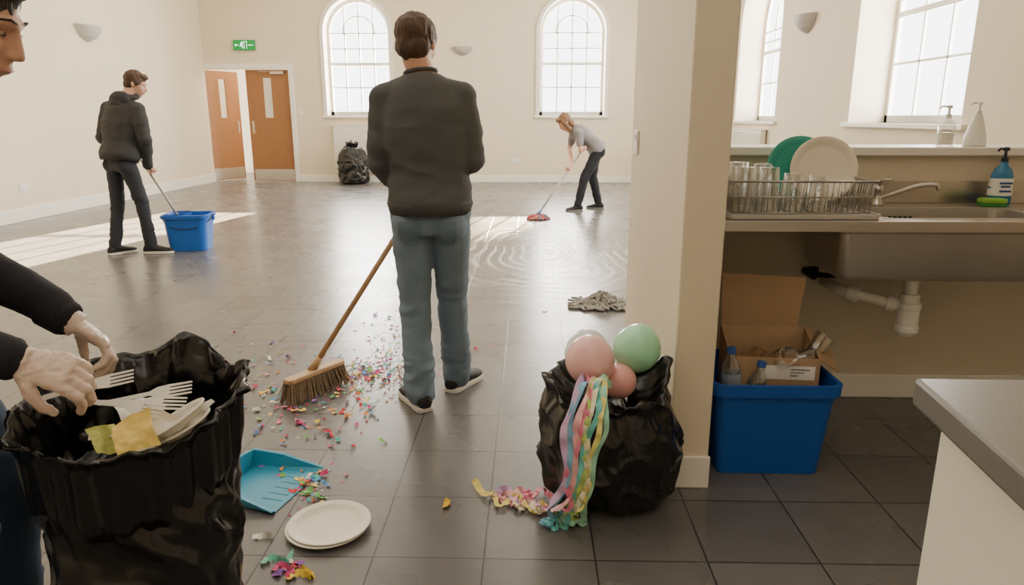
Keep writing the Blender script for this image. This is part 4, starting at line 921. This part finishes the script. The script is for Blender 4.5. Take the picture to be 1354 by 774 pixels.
def plank(bm, a, b, c, d, th=.004):
    a, b, c, d = map(V, (a,b,c,d)); n = (b-a).cross(d-a).normalized()*th; vs = [bm.verts.new(q) for q in (a,b,c,d,a+n,b+n,c+n,d+n)]
    for q in ((0,1,2,3),(4,5,6,7),(0,1,5,4),(1,2,6,5),(2,3,7,6),(3,0,4,7)): bm.faces.new([vs[k] for k in q])
hx, hy, h = .165, .115, .46
bm = new(); hf = .43
plank(bm, (-hx,-hy,0),(hx,-hy,0),(hx,-hy,hf),(-hx,-hy,hf)); plank(bm, (-hx,hy,0),(hx,hy,0),(hx,hy,h+.03),(-hx,hy,h+.03)); plank(bm, (-hx,-hy,0),(-hx,hy,0),(-hx,hy,h+.03),(-hx,-hy,hf)); plank(bm, (hx,-hy,0),(hx,hy,0),(hx,hy,h+.03),(hx,-hy,hf)); plank(bm, (-hx,-hy,0),(hx,-hy,0),(hx,hy,0),(-hx,hy,0))
obj('carton_body', bm, cdm, ct)
for pts in (((-hx,hy,h+.03),(hx-.03,hy,h+.03),(hx+.0,hy+.04,h+.225),(-hx,hy+.05,h+.235)), ((hx,-hy,hf),(hx,hy,h+.03),(hx+.085,hy,h+.0),(hx+.075,-hy,hf-.05))):
    bm = new(); plank(bm, *pts); obj('flap', bm, cdd, ct)
bm = new(); plank(bm, (-.05,-hy-.005,.345),(.15,-hy-.005,.345),(.15,-hy-.005,.40),(-.05,-hy-.005,.40), .001); stk_ = obj('paper_sticker', bm, white2, ct, label='white paper sticker with small print')
bm = new()
for k in range(3): box(bm, .06, .13-.02*k, -hy-.0085, -hy-.006, .385-.012*k, .388-.012*k)
obj('print_lines', bm, M('grey_ink', s(110,110,120), .7), stk_)
ct.location = (.95,2.675,.012); ct.rotation_euler = (0,0,math.radians(-5))
bm = new()
box(bm, .745,.93,2.482,2.542,.012,.22); o = obj('folded_cardboard', bm, cdd, bevel=.003); tag(o, 'folded brown cardboard in the blue tub beneath the plastic bottles', 'cardboard')
pet = clear('pet_plastic', (.85,.9,.93,1), .6, .12); capm = M('cap_blue', s(50,90,165), .4)
def pbottle(label, loc, rot):
    r = thing('plastic_bottle', label, 'bottle', group='empty plastic bottles in the blue tub'); bm = new()
    lathe(bm, [(.02,0),(.029,.006),(.031,.03),(.028,.06),(.031,.09),(.031,.15),(.026,.175),(.013,.2),(.012,.215)], 24); obj('bottle', bm, pet, r, smooth=True)
    bm = new(); lathe(bm, [(.0145,.212),(.0145,.232),(.012,.234)], 16); obj('cap', bm, capm, r)
    bm = new(); lathe(bm, [(.0315,.09),(.0318,.091),(.0318,.14),(.0315,.141)], 24, cap=False); obj('wrapper', bm, M('wrapper_blue', s(170,185,200), .5, alpha=.6), r, smooth=True)
    r.location = loc; r.rotation_euler = rot; r.scale = (1.15,1.15,1.05)
pbottle('clear plastic bottle with blue cap standing taller at the left corner of the tub', (.775,2.52,.25), (.0,-.06,0))
pbottle('clear plastic bottle with blue cap leaning in front of the cardboard box', (.835,2.50,.20), (-.05,.22,.3))
for k, (x, y, z, a, lb) in enumerate(((-.01,-.05,.385,.9,'left of the three'),(.06,-.03,.385,1.2,'middle of the three'),(.13,-.05,.40,.5,'right of the three'))):
    bm = new(); lathe(bm, [(.032,0),(.04,.12),(.036,.12),(.028,.005),(0,.005)], 24, cap=False); o = obj('plastic_cup', bm, glassm, smooth=True)
    tag(o, 'clear plastic cup tipped in the open cardboard box, '+lb, 'cup', 'clear cups in the cardboard box'); o.location = (.955+x,2.675+y,z+.01); o.rotation_euler = (a,.5-k*.4,k)
crumple('newspaper', (.95,2.69,.385), .12, M('brown_wrap', s(150,118,84), .9), 21, 'crumpled brown packing paper inside the open cardboard box', 'packing paper', .35)

nc = thing('counter', 'near white kitchen counter with grey top at the right edge', 'counter')
k0, k1 = V((.612,1.063)), V((.50,.12))
bm = new(); prism(bm, [(k0.x,k0.y),(1.75,1.05),(1.75,.12),(k1.x,k1.y)], .885, .93); obj('countertop', bm, M('grey_laminate', s(114,111,108), .35, var=.08, vs=60), nc, bevel=.006)
bm = new(); prism(bm, [(k0.x+.035,k0.y-.03),(1.73,1.02),(1.73,.15),(k1.x+.035,k1.y+.03)], .0, .885); obj('cabinet', bm, white, nc, bevel=.003)

# ---------------------------------------------------------------- lights
def area(name, loc, rot, sx, sy, e, col=(1,1,1)):
    l = bpy.data.lights.new(name, 'AREA'); l.shape = 'RECTANGLE'; l.size = sx; l.size_y = sy; l.energy = e; l.color = col
    o = bpy.data.objects.new(name, l); C.objects.link(o); o.location = loc; o.rotation_euler = rot; return o
R90 = math.pi/2
for i, x in enumerate((W1, W2)): area('window_light', (x, YB+.7, 2.5), (-R90,0,0), 1.9, 3.0, 800, (1,.95,.87))
for a, b in wy: area('window_light', (XR+1.0, (a+b)/2, 2.6), (0,R90,0), 3.2, 2.8, 650, (1,.95,.87))
area('hall_fill', (-1.8,9.0,ZC-.05), (0,0,0), 7, 9, 220, (1,.90,.75))  # unseen soft fill added under the ceiling to brighten the hall
area('hall_fill', (-2.4,3.0,ZC-.05), (0,0,0), 5.5, 4, 90, (1,.92,.80))  # second added fill, out of view, lifts the foreground
area('kitchen_glow', (.6,.2,3.4), (math.radians(12),0,0), 2, 2, 20, (1,.92,.82))
area('corridor_light', ((dX0+dX1)/2, YB+1.3, 2.85), (0,0,0), 1.5, 1.2, 60, (1,.93,.8))
def sunspot(tgt, rad, e):
    d = V((-.2,-1,-.262)).normalized(); pos = V(tgt)-d*40
    l = bpy.data.lights.new('sun_beam', 'SPOT'); l.energy = e; l.spot_size = 2*math.atan(rad/40); l.spot_blend = .25; l.shadow_soft_size = .15; l.color = (1,.80,.52)
    o = bpy.data.objects.new('sun_beam', l); C.objects.link(o); o.location = pos; o.rotation_euler = d.to_track_quat('-Z','Y').to_euler()
sunspot((W1,15.1,2.0), .9, 9000000); sunspot((W2,15.1,1.35), .42, 5500000)
w = bpy.data.worlds.new('world'); bpy.context.scene.world = w; w.use_nodes = True
w.node_tree.nodes['Background'].inputs[0].default_value = (.98,.98,1,1); w.node_tree.nodes['Background'].inputs[1].default_value = 7
